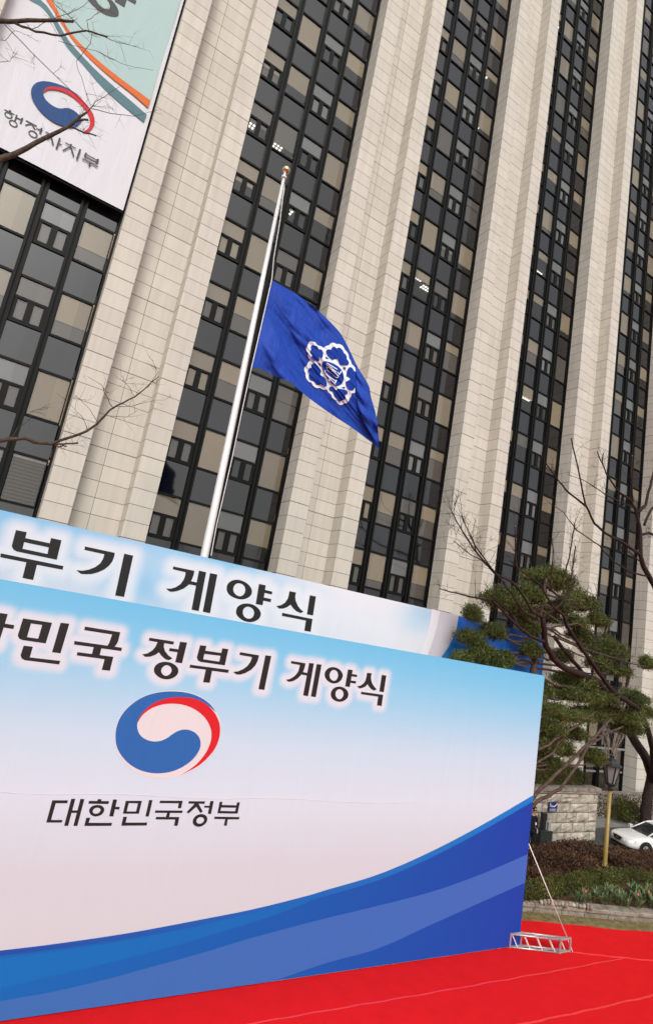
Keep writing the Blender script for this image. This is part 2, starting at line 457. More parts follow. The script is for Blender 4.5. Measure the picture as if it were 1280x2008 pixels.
gp = []
for i in range(2600):
    s, t = random.uniform(-3, 16), random.betavariate(2.2, 1.3) * 0.9 + .03
    e = edge(s, t, 0.0); gp.append(e)
o = leaves(gp, 0.07, 3, 'dry_grass', M['drygrass'], up=.9, aspect=6)
tag(o, 'dry yellow winter grass growing between the red carpet and the stone kerb', 'grass', kind='stuff')
KT = 0.62     # kerb face distance behind the carpet edge
kerb = MB()
s = -6.0
while s < 26:
    w_ = random.uniform(.75, 1.25); j = random.uniform(-.015, .015)
    for (t0, t1, z0, z1) in ((KT + .06 + j, KT + .5, -0.02, .17), (KT + j, KT + .48, .185 + j * .3, .30 + j * .5)):
        a0, a1 = s + .012, s + w_ - .012
        vs = [edge(a0, t0, z0), edge(a1, t0, z0), edge(a1, t1, z0), edge(a0, t1, z0)]
        e_ = .02
        vs += [edge(a0, t0, z1 - e_), edge(a1, t0, z1 - e_), edge(a1, t1, z1 - e_), edge(a0, t1, z1 - e_)]
        vs += [edge(a0 + e_, t0 + e_, z1), edge(a1 - e_, t0 + e_, z1), edge(a1 - e_, t1 - e_, z1), edge(a0 + e_, t1 - e_, z1)]
        kerb.add(vs, [(0, 1, 5, 4), (1, 2, 6, 5), (2, 3, 7, 6), (3, 0, 4, 7), (4, 5, 9, 8), (5, 6, 10, 9), (6, 7, 11, 10), (7, 4, 8, 11), (8, 9, 10, 11)])
    s += w_
tag(kerb.build('kerb', M['kerbstone']), kind='structure')
soil = MB()
SX = np.linspace(-6, 26, 60); ST = [KT + .4, KT + .8, KT + 1.4, KT + 2.4, KT + 4.4]; SZ = [.24, .29, .34, .38, .36]
for a, b_ in zip(SX[:-1], SX[1:]):
    for i in range(4):
        f_ = lambda s_, k: edge(s_, ST[k], SZ[k] + .02 * math.sin(s_ * 5 + k * 2))
        soil.quad(f_(a, i), f_(b_, i), f_(b_, i + 1), f_(a, i + 1))
tag(soil.build('soil_bed', M['soil'], smooth=True), kind='structure')

# ------------------------------------------------------------------ office tower
TX0, TY, PER, W1, W2, W3 = 1.8257, 25.0, 10.6916, 1.0876, 3.2033, 4.2462
DEP, REC, TOPZ, GY = 1.35, 0.9, 75.0, 1.08
tower = empty('office_tower', (TX0, TY, 0))
tag(tower, 'tall office tower of pale granite piers and dark window strips filling the background', 'building')
prof = [(0, DEP), (0, 0), (W1, 0), (W1, REC), (W2, REC), (W2, 0), (W3, 0), (W3, DEP)]
mb = MB()
for (a, b_) in zip(prof[:-1], prof[1:]):
    mb.quad((a[0], a[1], -.5), (b_[0], b_[1], -.5), (b_[0], b_[1], TOPZ), (a[0], a[1], TOPZ))
mb.add([(x, y, TOPZ) for x, y in prof], [tuple(range(8))])
pier0 = mb.build('stone_pier', M['stone'], tower)
for k in range(-2, 7):
    o = pier0 if k == 0 else pier0.copy()
    if k: COL.objects.link(o); o.parent = tower
    o.location = (k * PER, 0, 0)

SW = PER - W3; BAY = SW / 4; MW = 0.30
WT0, WH = 1.89, 1.98
# mullions: two fins with a groove, one object per upright
def mullion_mesh(l, r):
    m_ = MB()
    if l: m_.box(-.15, GY - .14, 0, -.045, GY + .05, TOPZ)
    if r: m_.box(.045, GY - .14, 0, .15, GY + .05, TOPZ)
    m_.box(-.045 if l else 0, GY - .05, 0, .045 if r else 0, GY + .04, TOPZ)
    return m_
mul = mullion_mesh(1, 1).build('mullion', M['frame'], tower)
first = True
for k in range(-2, 6):
    for i in range(0, 5):
        if i in (0, 4):
            o = MB().box(0, GY - .10, 0, .10, GY + .05, TOPZ).build('mullion', M['frame'], tower) if k == -2 and i == 0 else None
            if o is not None: edge_mul = o
            else:
                o = edge_mul.copy(); COL.objects.link(o)
            o.location = (k * PER + W3 + (0 if i == 0 else SW - .10), 0, 0)
        else:
            o = mul if first else mul.copy()
            if not first: COL.objects.link(o)
            first = False
            o.location = (k * PER + W3 + i * BAY, 0, 0)

def hidden(px, py):
    if py > 995 + 0.2365 * px and px < 905: return True
    if px >= 905 and px < 1068 and py > 1325 + (px - 1067) * .177: return True
    return not (-25 < px < 1305 and -30 < py < 1600)
cells = []
for k in range(-2, 6):
    for i in range(4):
        for j in range(1, 20):
            x0 = TX0 + k * PER + W3 + i * BAY; zt = WT0 + j * FLOOR
            c = to_px((x0 + BAY / 2, TY + GY, zt - WH / 2))
            vis = c[2] > 1 and not hidden(c[0], c[1])
            if k == -1 and zt > 20.2: vis = False                       # behind the hung banner
            q = [to_px(p)[:2] for p in ((x0, TY + GY, zt), (x0 + BAY, TY + GY, zt), (x0 + BAY, TY + GY, zt - WH), (x0, TY + GY, zt - WH))]
            ar = abs(sum(q[n][0] * q[(n + 1) % 4][1] - q[(n + 1) % 4][0] * q[n][1] for n in range(4))) / 2
            if i == 0: ar *= .55
            cells.append((ar if vis else 0.0, k, i, j))
cells.sort(key=lambda c: -c[0])

CW = BAY - MW           # clear width of a bay
def frame_geo(m_, split, x=0, y=0, z=0):
    """window frame with its opening 0..CW x 0..WH; y = 0 is the glass plane"""
    def bx(a, b_, c, d, e=-.055, f=.05): m_.box(x + a, y + e, z + b_, x + c, y + f, z + d)
    bx(0, -.07, CW, .03); bx(0, WH - .03, CW, WH + .07)
    bx(0, .03, .035, WH - .03); bx(CW - .035, .03, CW, WH - .03)
    if split:
        bx(.035, .97, CW - .035, 1.09)
        bx(.035, .03, .16, .97, -.04, .04); bx(CW - .16, .03, CW - .035, .97, -.04, .04)
        bx(CW / 2 - .13, .03, CW / 2 + .13, .97, -.045, .04)
        bx(.16, .03, CW / 2 - .13, .10, -.04, .04); bx(CW / 2 + .13, .03, CW - .16, .10, -.04, .04)
def pane_geo(m_, x=0, y=0, z=0):
    m_.quad((x + .03, y + .012, z), (x + CW - .03, y + .012, z), (x + CW - .03, y + .012, z + WH), (x + .03, y + .012, z + WH))
def blind_geo(m_, f, x=0, y=0, z=0):
    h = WH * f
    x0, x1, y0, z0, z1 = x - .06, x + CW + .06, y + .06, z + WH + .05 - h - .05, z + WH + .08
    m_.quad((x0, y0, z0), (x1, y0, z0), (x1, y0, z1), (x0, y0, z1))
    m_.box(x0, y0 - .015, z0 - .03, x1, y0 + .015, z0)
def venetian(m_):
    for t in range(13):
        z_ = WH - .04 - t * .15
        m_.add([(.05, .10, z_), (CW - .05, .10, z_), (CW - .05, .19, z_ - .09), (.05, .19, z_ - .09)], [(0, 1, 2, 3)])
FRACS = [.30, .42, .48, .62, 1.0]
frames = {s: MB() for s in (0, 1)}
for s_ in (0, 1): frame_geo(frames[s_], s_)
proto_f = {}; proto_p = None; proto_b = {}; proto_s = None
sp_geo = lambda m_, x=0, y=0, z=0: m_.quad((x, y + .02, z + WH + .05), (x + CW, y + .02, z + WH + .05), (x + CW, y + .02, z + FLOOR - .05), (x, y + .02, z + FLOOR - .05))
rest_w, rest_s = MB(), MB()
rest_mats = [M['frame'], M['pane'], M['blind_beige'], M['blind_tan'], M['blind_grey'], M['blind_dim']]
bl_mats = {2: 'blind_beige', 3: 'blind_tan', 4: 'blind_grey', 5: 'blind_dim'}
LIGHTS = []
wr = random.Random(21)
for n, (ar, k, i, j) in enumerate(cells):
    split = i in (0, 2)
    fr = wr.choice([.42, .48, .55, .62, .75, .30, 1.0, 1.0]) if not split else wr.choice([.42, .48, .48, .48, 1.0, .62])
    bm_i = wr.choice([2, 2, 3, 3, 3]) if i != 2 else 4
    if wr.random() < .12: bm_i = 5
    lit = wr.random()
    x, z = k * PER + W3 + i * BAY + MW / 2, WT0 + j * FLOOR - WH
    if ar > 0 and fr < .9 and lit < .34: LIGHTS.append((x, z, wr.random(), wr.random()))
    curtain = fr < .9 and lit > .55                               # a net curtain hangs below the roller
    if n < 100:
        if split not in proto_f:
            w = frames[split].build('window', M['frame'], tower); proto_f[split] = w
        else:
            w = proto_f[split].copy(); COL.objects.link(w); w.parent = tower
        w.location = (x, GY, z)
        if proto_p is None:
            m_ = MB(); pane_geo(m_); proto_p = p = m_.build('pane', M['pane'], w)
        else:
            p = proto_p.copy(); COL.objects.link(p); p.parent = w
        def blind(f, mi, dy, nm):
            key = (f, mi, nm)
            if key not in proto_b:
                m_ = MB(); blind_geo(m_, f, 0, dy); proto_b[key] = b_ = m_.build(nm, M[bl_mats[mi]], w)
            else:
                b_ = proto_b[key].copy(); COL.objects.link(b_); b_.parent = w
        pc_ = to_px((TX0 + x + CW / 2, TY + GY, z + WH / 2))
        if k == -1 and i == 3 and 850 < pc_[1] < 985:
            m_ = MB(); venetian(m_); m_.build('venetian_blind', mat('brown_wood_slats', (.30, .19, .075, 1), .6, .3), w); fr = .06
        blind(fr, bm_i, 0, 'roller_blind')
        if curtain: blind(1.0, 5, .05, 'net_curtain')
        if proto_s is None:
            m_ = MB(); sp_geo(m_); proto_s = s = m_.build('spandrel_panel', M['spandrel'], tower)
        else:
            s = proto_s.copy(); COL.objects.link(s); s.parent = tower
        s.location = (x, GY, z)
    else:
        rest_w.cur = 0; frame_geo(rest_w, split, x, GY, z)
        rest_w.cur = 1; pane_geo(rest_w, x, GY, z)
        rest_w.cur = bm_i; blind_geo(rest_w, fr, x, GY, z)
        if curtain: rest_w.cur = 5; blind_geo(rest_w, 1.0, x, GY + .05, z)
        sp_geo(rest_s, x, GY, z)
tag(rest_w.build('window', rest_mats, tower), kind='stuff')
tag(rest_s.build('spandrel_panel', M['spandrel'], tower), kind='stuff')
# rooms behind the glass
room = MB()
for j in range(1, 21):
    zc = WT0 + j * FLOOR + .22
    room.box(-2 * PER, GY + .18, zc, 6.5 * PER, GY + 7, zc + .35)
room.box(-2 * PER, GY + 5.5, 0, 6.5 * PER, GY + 5.7, TOPZ)
room.build('office_interior', M['interior'], tower)
# lit ceiling lamps (louvred troffers)
lm = MB()
for r in range(2):
    for c in range(5):
        lm.box(c * .21, r * .24, -.03, c * .21 + .12, r * .24 + .13, 0)
lamp0 = None
for (x, z, a, b_) in LIGHTS[:95]:
    o = lm.build('ceiling_lamp', M['tube'], tower) if lamp0 is None else lamp0.copy()
    if lamp0 is None: lamp0 = o
    else: COL.objects.link(o); o.parent = tower
    o.location = (x - .3 + a * .7, GY + .6 + b_ * 1.6, z + WH + .21)
# ground-floor lobby glazing
for k in range(-2, 6):
    x0 = k * PER + W3
    lob = MB(); lf = MB()
    lob.quad((x0, GY + .02, 0), (x0 + SW, GY + .02, 0), (x0 + SW, GY + .02, 3.4), (x0, GY + .02, 3.4))
    lf.box(x0, GY - .2, 3.4, x0 + SW, GY + .05, 3.52)
    lf.box(x0 + .1, GY - .06, 1.75, x0 + SW - .1, GY + .01, 1.87)
    lob.build('lobby_glazing', M['lobby'], tower); lf.build('lobby_transom', M['steel'], tower)

# ------------------------------------------------------------------ lettering
def zoom(o, s, pts):
    return [(o[0] + x / s, o[1] + y / s) for x, y in pts]
def stroke(a, b_, w):
    a, b_ = np.array(a, float), np.array(b_, float); d = b_ - a; d /= np.linalg.norm(d); n = np.array([-d[1], d[0]]) * w / 2
    return [tuple(a + n), tuple(b_ + n), tuple(b_ - n), tuple(a - n)]
def ring(c, rx, ry, rot, w, n=28):
    co, si = math.cos(math.radians(rot)), math.sin(math.radians(rot))
    def el(a, b_): return [(c[0] + a * math.cos(t) * co - b_ * math.sin(t) * si, c[1] + a * math.cos(t) * si + b_ * math.sin(t) * co) for t in np.linspace(0, 2 * math.pi, n, endpoint=False)]
    return [el(rx, ry), el(rx - w, ry - w * .8)]
def smooth(pts, n=2):
    """Chaikin corner cutting for traced round shapes"""
    for _ in range(n):
        q = []
        for a, b_ in zip(pts, pts[1:] + pts[:1]):
            q += [(a[0] * .75 + b_[0] * .25, a[1] * .75 + b_[1] * .25), (a[0] * .25 + b_[0] * .75, a[1] * .25 + b_[1] * .75)]
        pts = q
    return pts
S = smooth
# each glyph: list of shapes, each shape = [outer, hole...], in pixels of the photograph
def G(o, s, *shapes):
    return [[zoom(o, s, lp) for lp in sh] for sh in shapes]
REAR = [
 G((0, 1020), 8, [[(255,155),(425,188),(402,282),(785,362),(805,280),(970,315),(895,622),(265,490),(215,462),(190,410),(195,380)], [(385,345),(770,428),(750,530),(358,448)]],
   [[(18,520),(1000,720),(985,778),(585,700),(525,940),(357,905),(418,662),(8,580)]]),
 G((140, 1060), 9.143, [[(248,105),(782,220),(770,290),(740,370),(680,450),(590,520),(480,570),(370,600),(270,605),(175,598),(90,530),(200,540),(320,520),(430,475),(520,410),(570,330),(595,245),(238,168)]],
   [[(950,235),(1112,270),(948,1012),(787,985)]]),
 G((320, 1100), 8, [[(162,85),(490,155),(480,220),(450,295),(400,375),(320,435),(230,470),(150,485),(100,480),(45,432),(120,435),(200,410),(270,365),(320,300),(345,235),(352,178),(152,130)]],
   [[(435,317),(540,340),(530,391),(395,364)]], [[(562,150),(675,178),(558,787),(445,762)]], [[(735,190),(850,213),(735,820),(622,795)]]),
 G((430, 1120), 6.4, [S([(90,215),(100,165),(140,125),(200,106),(260,110),(330,138),(385,185),(414,245),(402,302),(350,343),(280,358),(210,345),(140,312),(100,267)]), S([(173,225),(185,183),(215,155),(250,150),(295,166),(324,205),(327,255),(305,297),(265,318),(220,305),(183,270)])],
   [[(497,160),(583,178),(543,428),(457,412)]], [[(570,234),(665,257),(658,293),(562,271)]], [[(555,329),(652,350),(643,388),(548,369)]],
   [S([(208,505),(220,453),(265,418),(330,403),(400,410),(465,443),(510,490),(524,540),(502,597),(440,633),(370,641),(300,624),(243,581),(213,540)]), S([(293,510),(303,473),(335,447),(375,445),(417,468),(437,510),(432,556),(407,590),(365,600),(323,582),(300,552)])]),
 G((430, 1120), 6.4, [[(880,250),(962,268),(952,315),(957,370),(985,435),(1020,480),(1055,508),(1018,527),(960,500),(920,460),(893,420),(850,452),(800,470),(750,472),(712,437),(770,428),(820,398),(858,345),(872,295)]],
   [[(1135,302),(1212,317),(1175,557),(1098,542)]], [[(790,522),(1168,600),(1145,762),(1065,747),(1085,620),(783,560)]]),
]
FRONT = [
 G((0, 1190), 9.143, [[(-10,105),(145,130),(95,300),(265,328),(245,398),(72,370),(-30,690),(-190,665)]]),
 G((0, 1190), 9.143, [[(420,205),(940,285),(825,655),(410,595),(350,570),(325,520),(330,490)], [(562,298),(762,325),(690,570),(490,542)]],
   [[(1092,283),(1248,303),(1090,832),(938,812)]], [[(430,693),(595,715),(540,905),(1085,968),(1065,1032),(450,955),(395,925),(375,870),(380,850)]]),
 G((130, 1210), 9.143, [[(340,170),(972,272),(935,430),(910,480),(868,535),(740,520),(775,455),(825,312),(325,235)]], [[(152,428),(1002,550),(990,610),(140,490)]],
   [[(495,535),(635,555),(597,700),(460,675)]], [[(205,627),(848,713),(785,962),(640,945),(690,755),(190,685)]]),
 G((270, 1240), 9.846, [[(230,103),(705,178),(690,235),(515,210),(505,280),(530,360),(590,440),(675,505),(600,537),(530,515),(460,450),(410,385),(340,435),(240,470),(145,472),(90,425),(190,405),(290,345),(350,270),(385,188),(215,160)]],
   [[(620,303),(800,328),(785,385),(605,360)]], [[(820,180),(955,197),(858,595),(725,578)]],
   [S([(310,730),(328,655),(390,598),(480,567),(580,567),(680,597),(762,660),(793,730),(772,812),(702,873),(600,908),(500,903),(410,867),(337,806)]), S([(450,740),(473,680),(520,640),(575,629),(632,660),(660,715),(647,776),(607,822),(550,843),(500,827),(463,785)])]),
 G((360, 1260), 7.111, [[(230,37),(320,47),(303,112),(525,145),(540,80),(625,92),(575,318),(240,270),(200,250),(187,210),(190,190)], [(290,157),(515,185),(497,265),(275,232)]],
   [[(92,308),(632,380),(622,423),(398,393),(363,562),(272,552),(310,378),(82,348)]]),
 G((360, 1260), 7.111, [[(787,133),(1052,178),(1035,250),(1000,320),(940,380),(860,425),(790,447),(735,445),(690,408),(760,400),(830,370),(890,325),(930,270),(955,203),(778,172)]], [[(1140,177),(1222,188),(1125,660),(1043,650)]]),
 G((550, 1280), 11.636, [[(245,185),(570,240),(552,330),(515,430),(460,515),(390,585),(300,640),(230,660),(175,660),(115,612),(200,603),(280,560),(350,500),(400,430),(425,350),(440,280),(235,243)]], [[(505,439),(620,462),(610,521),(475,499)]],
   [[(650,230),(760,245),(625,990),(512,972)]], [[(822,257),(935,270),(800,1012),(690,995)]]),
 G((630, 1300), 9.143, [S([(53,215),(66,150),(110,98),(170,74),(240,74),(310,103),(362,155),(387,215),(372,281),(326,337),(260,367),(190,367),(118,331),(73,280)]), S([(143,220),(158,165),(195,128),(235,123),(277,149),(299,195),(294,255),(266,307),(225,324),(184,306),(153,270)])],
   [[(475,115),(560,127),(505,433),(423,418)]], [[(543,197),(640,212),(632,253),(538,239)]], [[(523,314),(622,327),(612,370),(518,354)]],
   [S([(163,560),(176,500),(220,448),(285,423),(355,423),(420,453),(467,500),(485,555),(472,620),(420,672),(350,697),(280,692),(215,662),(176,615)]), S([(248,555),(260,505),(295,473),(335,468),(376,494),(397,540),(392,590),(361,634),(320,652),(279,632),(256,595)])]),
 G((630, 1300), 9.143, [[(815,175),(900,185),(887,240),(888,300),(910,370),(950,430),(990,470),(945,497),(890,470),(850,425),(825,380),(790,420),(740,445),(680,458),(635,418),(700,405),(750,370),(785,320),(805,250)]],
   [[(1080,213),(1162,225),(1115,522),(1035,512)]], [[(712,515),(1105,570),(1075,770),(993,760),(1015,605),(705,558)]]),
]
LOWER = [
 G((80, 1555), 8, [[(185,113),(432,115),(418,160),(240,160),(165,422),(345,422),(333,463),(90,463)]], [[(482,90),(547,90),(432,515),(370,515)]], [[(625,92),(688,95),(577,515),(515,515)]], [[(475,270),(595,273),(585,310),(465,310)]]),
 G((80, 1555), 8, [[(897,95),(958,97),(950,130),(888,130)]], [[(760,122),(1075,127),(1063,172),(750,167)]],
   [S([(758,285),(773,235),(820,196),(890,183),(960,196),(1002,240),(997,290),(962,337),(900,364),(840,369),(783,341)]), S([(816,285),(828,255),(865,231),(900,228),(937,244),(942,270),(927,301),(890,322),(850,324),(823,309)])],
   [[(1137,100),(1200,102),(1140,367),(1075,365)]], [[(1165,215),(1243,217),(1233,257),(1155,255)]], [[(717,387),(780,387),(755,465),(1120,467),(1110,513),(685,515)]]),
 G((230, 1555), 9.846, [[(168,150),(478,150),(418,400),(112,398)], [(225,195),(403,198),(365,355),(185,355)]], [[(617,135),(685,135),(610,453),(545,452)]], [[(118,458),(190,458),(165,570),(580,568),(570,625),(80,630)]]),
 G((230, 1555), 9.846, [[(830,147),(1265,150),(1232,293),(1170,293),(1190,197),(815,195)]], [[(737,335),(1265,338),(1255,385),(727,382)]], [[(964,380),(1022,380),(1003,465),(940,465)]], [[(752,460),(1200,462),(1165,630),(1097,630),(1120,510),(742,508)]]),
 G((350, 1555), 9.846, [[(200,158),(515,160),(503,208),(388,206),(470,355),(425,387),(343,265),(195,395),(158,370),(312,206),(190,203)]],
   [[(615,155),(680,155),(630,403),(568,402)]], [[(500,243),(612,245),(603,283),(493,280)]],
   [S([(273,550),(288,490),(335,438),(400,408),(465,403),(532,430),(562,485),(552,546),(511,602),(450,642),(380,654),(313,631),(280,595)]), S([(343,545),(353,505),(385,473),(430,460),(477,478),(497,515),(486,551),(451,582),(405,595),(363,582)])]),
 G((350, 1555), 9.846, [[(795,168),(850,168),(838,230),(1118,237),(1130,180),(1185,180),(1140,397),(752,392)], [(825,280),(1110,283),(1093,350),(812,345)]], [[(697,455),(1178,463),(1168,508),(952,508),(932,630),(877,630),(902,503),(687,500)]]),
]
ka, kb = ((0, 200), 11.636), ((80, 250), 9.846)
HUNG = [
 G(*ka, [stroke((105,183),(335,300),22)], [stroke((215,205),(258,237),40)], ring((200,315),105,64,33,30), [stroke((390,305),(350,445),40)], [stroke((520,375),(475,505),45)], [stroke((385,375),(500,420),25)], ring((310,505),112,70,36,30)),
 G(*ka, [stroke((595,432),(845,562),25)], [stroke((740,508),(580,540),28)], [stroke((735,515),(810,645),30)], [stroke((835,615),(935,652),25)], [stroke((955,605),(920,735),48)], ring((760,745),118,74,33,30)),
 G(*kb, [stroke((95,90),(245,170),20)], [stroke((205,180),(120,240),28)], [stroke((205,190),(245,350),30)], [stroke((375,210),(305,425),38)], [stroke((350,322),(410,350),20)]),
 G(*kb, [stroke((573,328),(602,352),30)], [stroke((475,300),(680,415),20)], [stroke((580,372),(430,455),30)], [stroke((580,380),(642,570),28)], [stroke((765,425),(700,630),38)]),
 G(*kb, [stroke((880,495),(850,580),38)], [stroke((1105,615),(1080,705),45)], [stroke((890,533),(1090,640),20)], [stroke((855,578),(1090,695),22)], [stroke((800,610),(1105,770),22)], [stroke((955,695),(935,760),40)]),
]
def ink(glyphs, name, material, parent, fn, lift=0.004, step=0.0006, sink=None):
    """each glyph one mesh; fn(px,py) -> local (x, z) on the cloth"""
    out = []
    for g in glyphs:
        m_ = MB()
        for i, sh in enumerate(g):
            loops = [[fn(*p) for p in lp] for lp in sh]
            m_.poly(loops, lambda a, b_, i=i: (a, -lift - i * step, b_))
        out.append(fixface(m_.build(name, material, parent)))
    return out
def fixface(o):
    """all faces of a flat print look towards local -Y"""
    bm = bmesh.new(); bm.from_mesh(o.data)
    for f in bm.faces:
        f.normal_update()
        if f.normal.y > 0: f.normal_flip()
    bm.to_mesh(o.data); bm.free(); return o
def seg_dist(P, loops):
    """distance of points P to the outline of the loops (0 inside)"""
    D = np.full(len(P), 1e9); ins = np.zeros(len(P), bool)
    for lp in loops:
        A = np.array(lp); B = np.roll(A, -1, 0)
        for a, b_ in zip(A, B):
            d = b_ - a; t = np.clip(((P - a) @ d) / max(d @ d, 1e-12), 0, 1)
            D = np.minimum(D, np.linalg.norm(P - (a + t[:, None] * d), axis=1))
            c = ((a[1] > P[:, 1]) != (b_[1] > P[:, 1]))
            if abs(b_[1] - a[1]) > 1e-12:
                ins ^= c & (P[:, 0] < (b_[0] - a[0]) * (P[:, 1] - a[1]) / (b_[1] - a[1]) + a[0])
    D[ins] = 0; return D
def halo(P, glyphs, fn, r, core):
    Hh = np.zeros(len(P))
    for g in glyphs:
        loops = [[fn(*p) for p in sh[0]] for sh in g]
        allp = np.concatenate([np.array(l) for l in loops]); lo, hi = allp.min(0) - r * 1.3, allp.max(0) + r * 1.3
        idx = np.where(((P >= lo) & (P <= hi)).all(1))[0]
        if len(idx) == 0: continue
        D = np.full(len(idx), 1e9)
        for lp in loops: D = np.minimum(D, seg_dist(P[idx], [lp]))
        t = np.clip(1 - (D - core) / (r - core), 0, 1); Hh[idx] = np.maximum(Hh[idx], t * t * (3 - 2 * t))
    return Hh
PK = 0.80          # print colours: photograph value -> ink on cloth
def pc(r, g, b): return np.array([lin(r), lin(g), lin(b)]) * PK
def strip_between(m_, up, lo, fn, lift):
    up = [fn(*p) for p in up]; lo = [fn(*p) for p in lo]
    xs = sorted(set([p[0] for p in up] + [p[0] for p in lo])); xs = [x for x in xs if max(up[0][0], lo[0][0]) - 1e-6 <= x <= min(up[-1][0], lo[-1][0]) + 1e-6]
    iu = lambda x: np.interp(x, [p[0] for p in up], [p[1] for p in up]); il = lambda x: np.interp(x, [p[0] for p in lo], [p[1] for p in lo])
    for a, b_ in zip(xs[:-1], xs[1:]):
        m_.quad((a, -lift, il(a)), (b_, -lift, il(b_)), (b_, -lift, iu(b_)), (a, -lift, iu(a)))
def bez(pts, n=8):
    """Catmull-Rom through the points"""
    P = [np.array(p, float) for p in pts]; P = [2 * P[0] - P[1]] + P + [2 * P[-1] - P[-2]]; out = []
    for i in range(1, len(P) - 2):
        for t in np.linspace(0, 1, n, endpoint=False):
            out.append(tuple(.5 * ((2 * P[i]) + (-P[i-1] + P[i+1]) * t + (2*P[i-1] - 5*P[i] + 4*P[i+1] - P[i+2]) * t*t + (-P[i-1] + 3*P[i] - 3*P[i+1] + P[i+2]) * t**3)))
    out.append(tuple(P[-2])); return out

# ------------------------------------------------------------------ front backdrop
BO = np.array([16.525, 12.432, 0.0]); BR = math.radians(-1.95); BH = 7.90
BU = np.array([math.cos(BR), math.sin(BR), 0]); BN = np.array([-BU[1], BU[0], 0])
def bfn(px, py):
    p = on_plane(px, py, BO, BN) - BO
    return (float(p @ BU), float(p[2]))
back = empty('printed_backdrop', tuple(BO), BR)
tag(back, 'huge printed event backdrop standing on the red carpet with a red blue swirl emblem', 'backdrop')
def cloth_panel(x0, x1, z0, z1, step, zlow=None):
    nx, nz = int((x1 - x0) / step) + 1, int((z1 - z0) / step) + 1
    X, Z = np.meshgrid(np.linspace(x0, x1, nx), np.linspace(z0, z1, nz))
    return nx, nz, X.ravel(), Z.ravel()
nx, nz, X, Z = cloth_panel(-17.5, 0, 0.03, BH, 0.055)
m_ = MB(); m_.v = [(x, 0.0, z) for x, z in zip(X, Z)]
m_.f = [[r * nx + c, r * nx + c + 1, (r + 1) * nx + c + 1, (r + 1) * nx + c] for r in range(nz - 1) for c in range(nx - 1)]; m_.mi = [0] * len(m_.f)
M['print'] = print_mat('printed_cloth', wr=.16)
cl = m_.build('printed_cloth', M['print'], back)
stops = [(0.0, (204, 213, 217)), (2.6, (208, 219, 226)), (4.0, (214, 231, 242)), (5.2, (202, 228, 244)), (6.6, (156, 214, 243)), (7.3, (132, 206, 241)), (7.9, (116, 200, 240))]
zz = np.array([s[0] for s in stops]); cc = np.array([pc(*s[1]) for s in stops])
cols = np.stack([np.interp(Z, zz, cc[:, i]) for i in range(3)], 1)
P2d = np.stack([X, Z], 1)
h = halo(P2d, FRONT, bfn, .25, .045)[:, None]
cols = cols * (1 - h) + pc(224, 233, 241) * h
grid_color(cl, cols)
ink(FRONT, 'headline_letter', M['black_ink'], back, bfn)
ink(LOWER, 'caption_letter', M['black_ink'], back, bfn)
# swirl emblem: pale disc, blue and red commas
TG = lambda pts: S(zoom((180, 1320), 4.267, pts), 2)
disc = TG([(192,540),(200,450),(240,350),(320,260),(430,190),(560,152),(690,141),(820,158),(930,203),(1020,278),(1072,370),(1085,460),(1072,560),(1030,650),(960,730),(870,802),(780,848),(700,870),(600,882),(500,872),(400,842),(310,787),(240,710),(203,630)])
blue = TG([(197,545),(205,450),(247,350),(327,262),(432,194),(560,157),(690,150),(820,165),(930,210),(1005,272),(1040,325),(1040,328),(995,287),(930,240),(840,207),(750,199),(640,206),(530,242),(450,302),(395,372),(377,440),(392,500),(430,545),(500,572),(570,570),(630,545),(680,505),(730,478),(790,468),(850,485),(900,530),(915,590),(900,650),(850,720),(780,775),(700,815),(620,835),(520,840),(420,820),(330,775),(262,710),(212,630)])
red = TG([(378,432),(397,370),(450,301),(530,241),(640,205),(750,198),(840,206),(930,239),(1002,294),(1056,375),(1077,460),(1067,552),(1027,640),(967,712),(890,780),(745,852),(742,853),(830,800),(900,740),(960,660),(995,580),(1005,500),(985,430),(940,360),(870,305),(780,265),(690,253),(600,258),(510,285),(430,340),(388,405)])
for nm, lp, col, lf_ in (('emblem_disc', disc, (236, 234, 236), .003), ('emblem_blue', blue, (50, 112, 188), .0045), ('emblem_red', red, (226, 40, 48), .006)):
    k_ = PK * .92
    m_ = MB(); m_.poly([[bfn(*p) for p in lp]], lambda a, b_: (a, -lf_, b_))
    fixface(m_.build(nm, cloth_mat(nm + '_ink', rgb(*col, k_)), back))
# blue sweep along the foot of the print
b_up = bez([(-120,1880),(-60,1871),(0,1864),(100,1852),(250,1830),(400,1802),(500,1782),(600,1757),(640,1745),(740,1715),(840,1672),(940,1620),(1045,1559),(1060,1551)], 6)
b_lo = [(-200, 2040), (1020, 1853)]
def sweep(nm, up, lo, ca, cb, lift, zc=None):
    up = [bfn(*p) for p in up]; lo = [bfn(*p) for p in lo]
    iu = lambda x: np.interp(x, [p[0] for p in up], [p[1] for p in up]); il = lambda x: np.interp(x, [p[0] for p in lo], [p[1] for p in lo])
    x0, x1 = max(up[0][0], lo[0][0]), min(up[-1][0], lo[-1][0], -.001)
    xs = np.linspace(x0, x1, 90); m_ = MB(); cs = []; n_ = 7
    for x in xs:
        a, b_ = max(il(x), .035), max(iu(x), .036)
        for t in np.linspace(0, 1, n_):
            m_.v.append((x, -lift, a + (b_ - a) * t))
            u = (x - x0) / (x1 - x0); cs.append(pc(*ca) * (1 - u) + pc(*cb) * u)
    for i in range(len(xs) - 1):
        for j in range(n_ - 1):
            m_.f.append([i * n_ + j, (i + 1) * n_ + j, (i + 1) * n_ + j + 1, i * n_ + j + 1]); m_.mi.append(0)
    o = m_.build(nm, M['print'], back); grid_color(o, np.array(cs)); return o
lo_flat = [bfn(-200, 2040), bfn(1060, 1850)]
shift = lambda pts, d0, d1: [(p[0], p[1] + d0 + (d1 - d0) * i / (len(pts) - 1)) for i, p in enumerate(pts)]
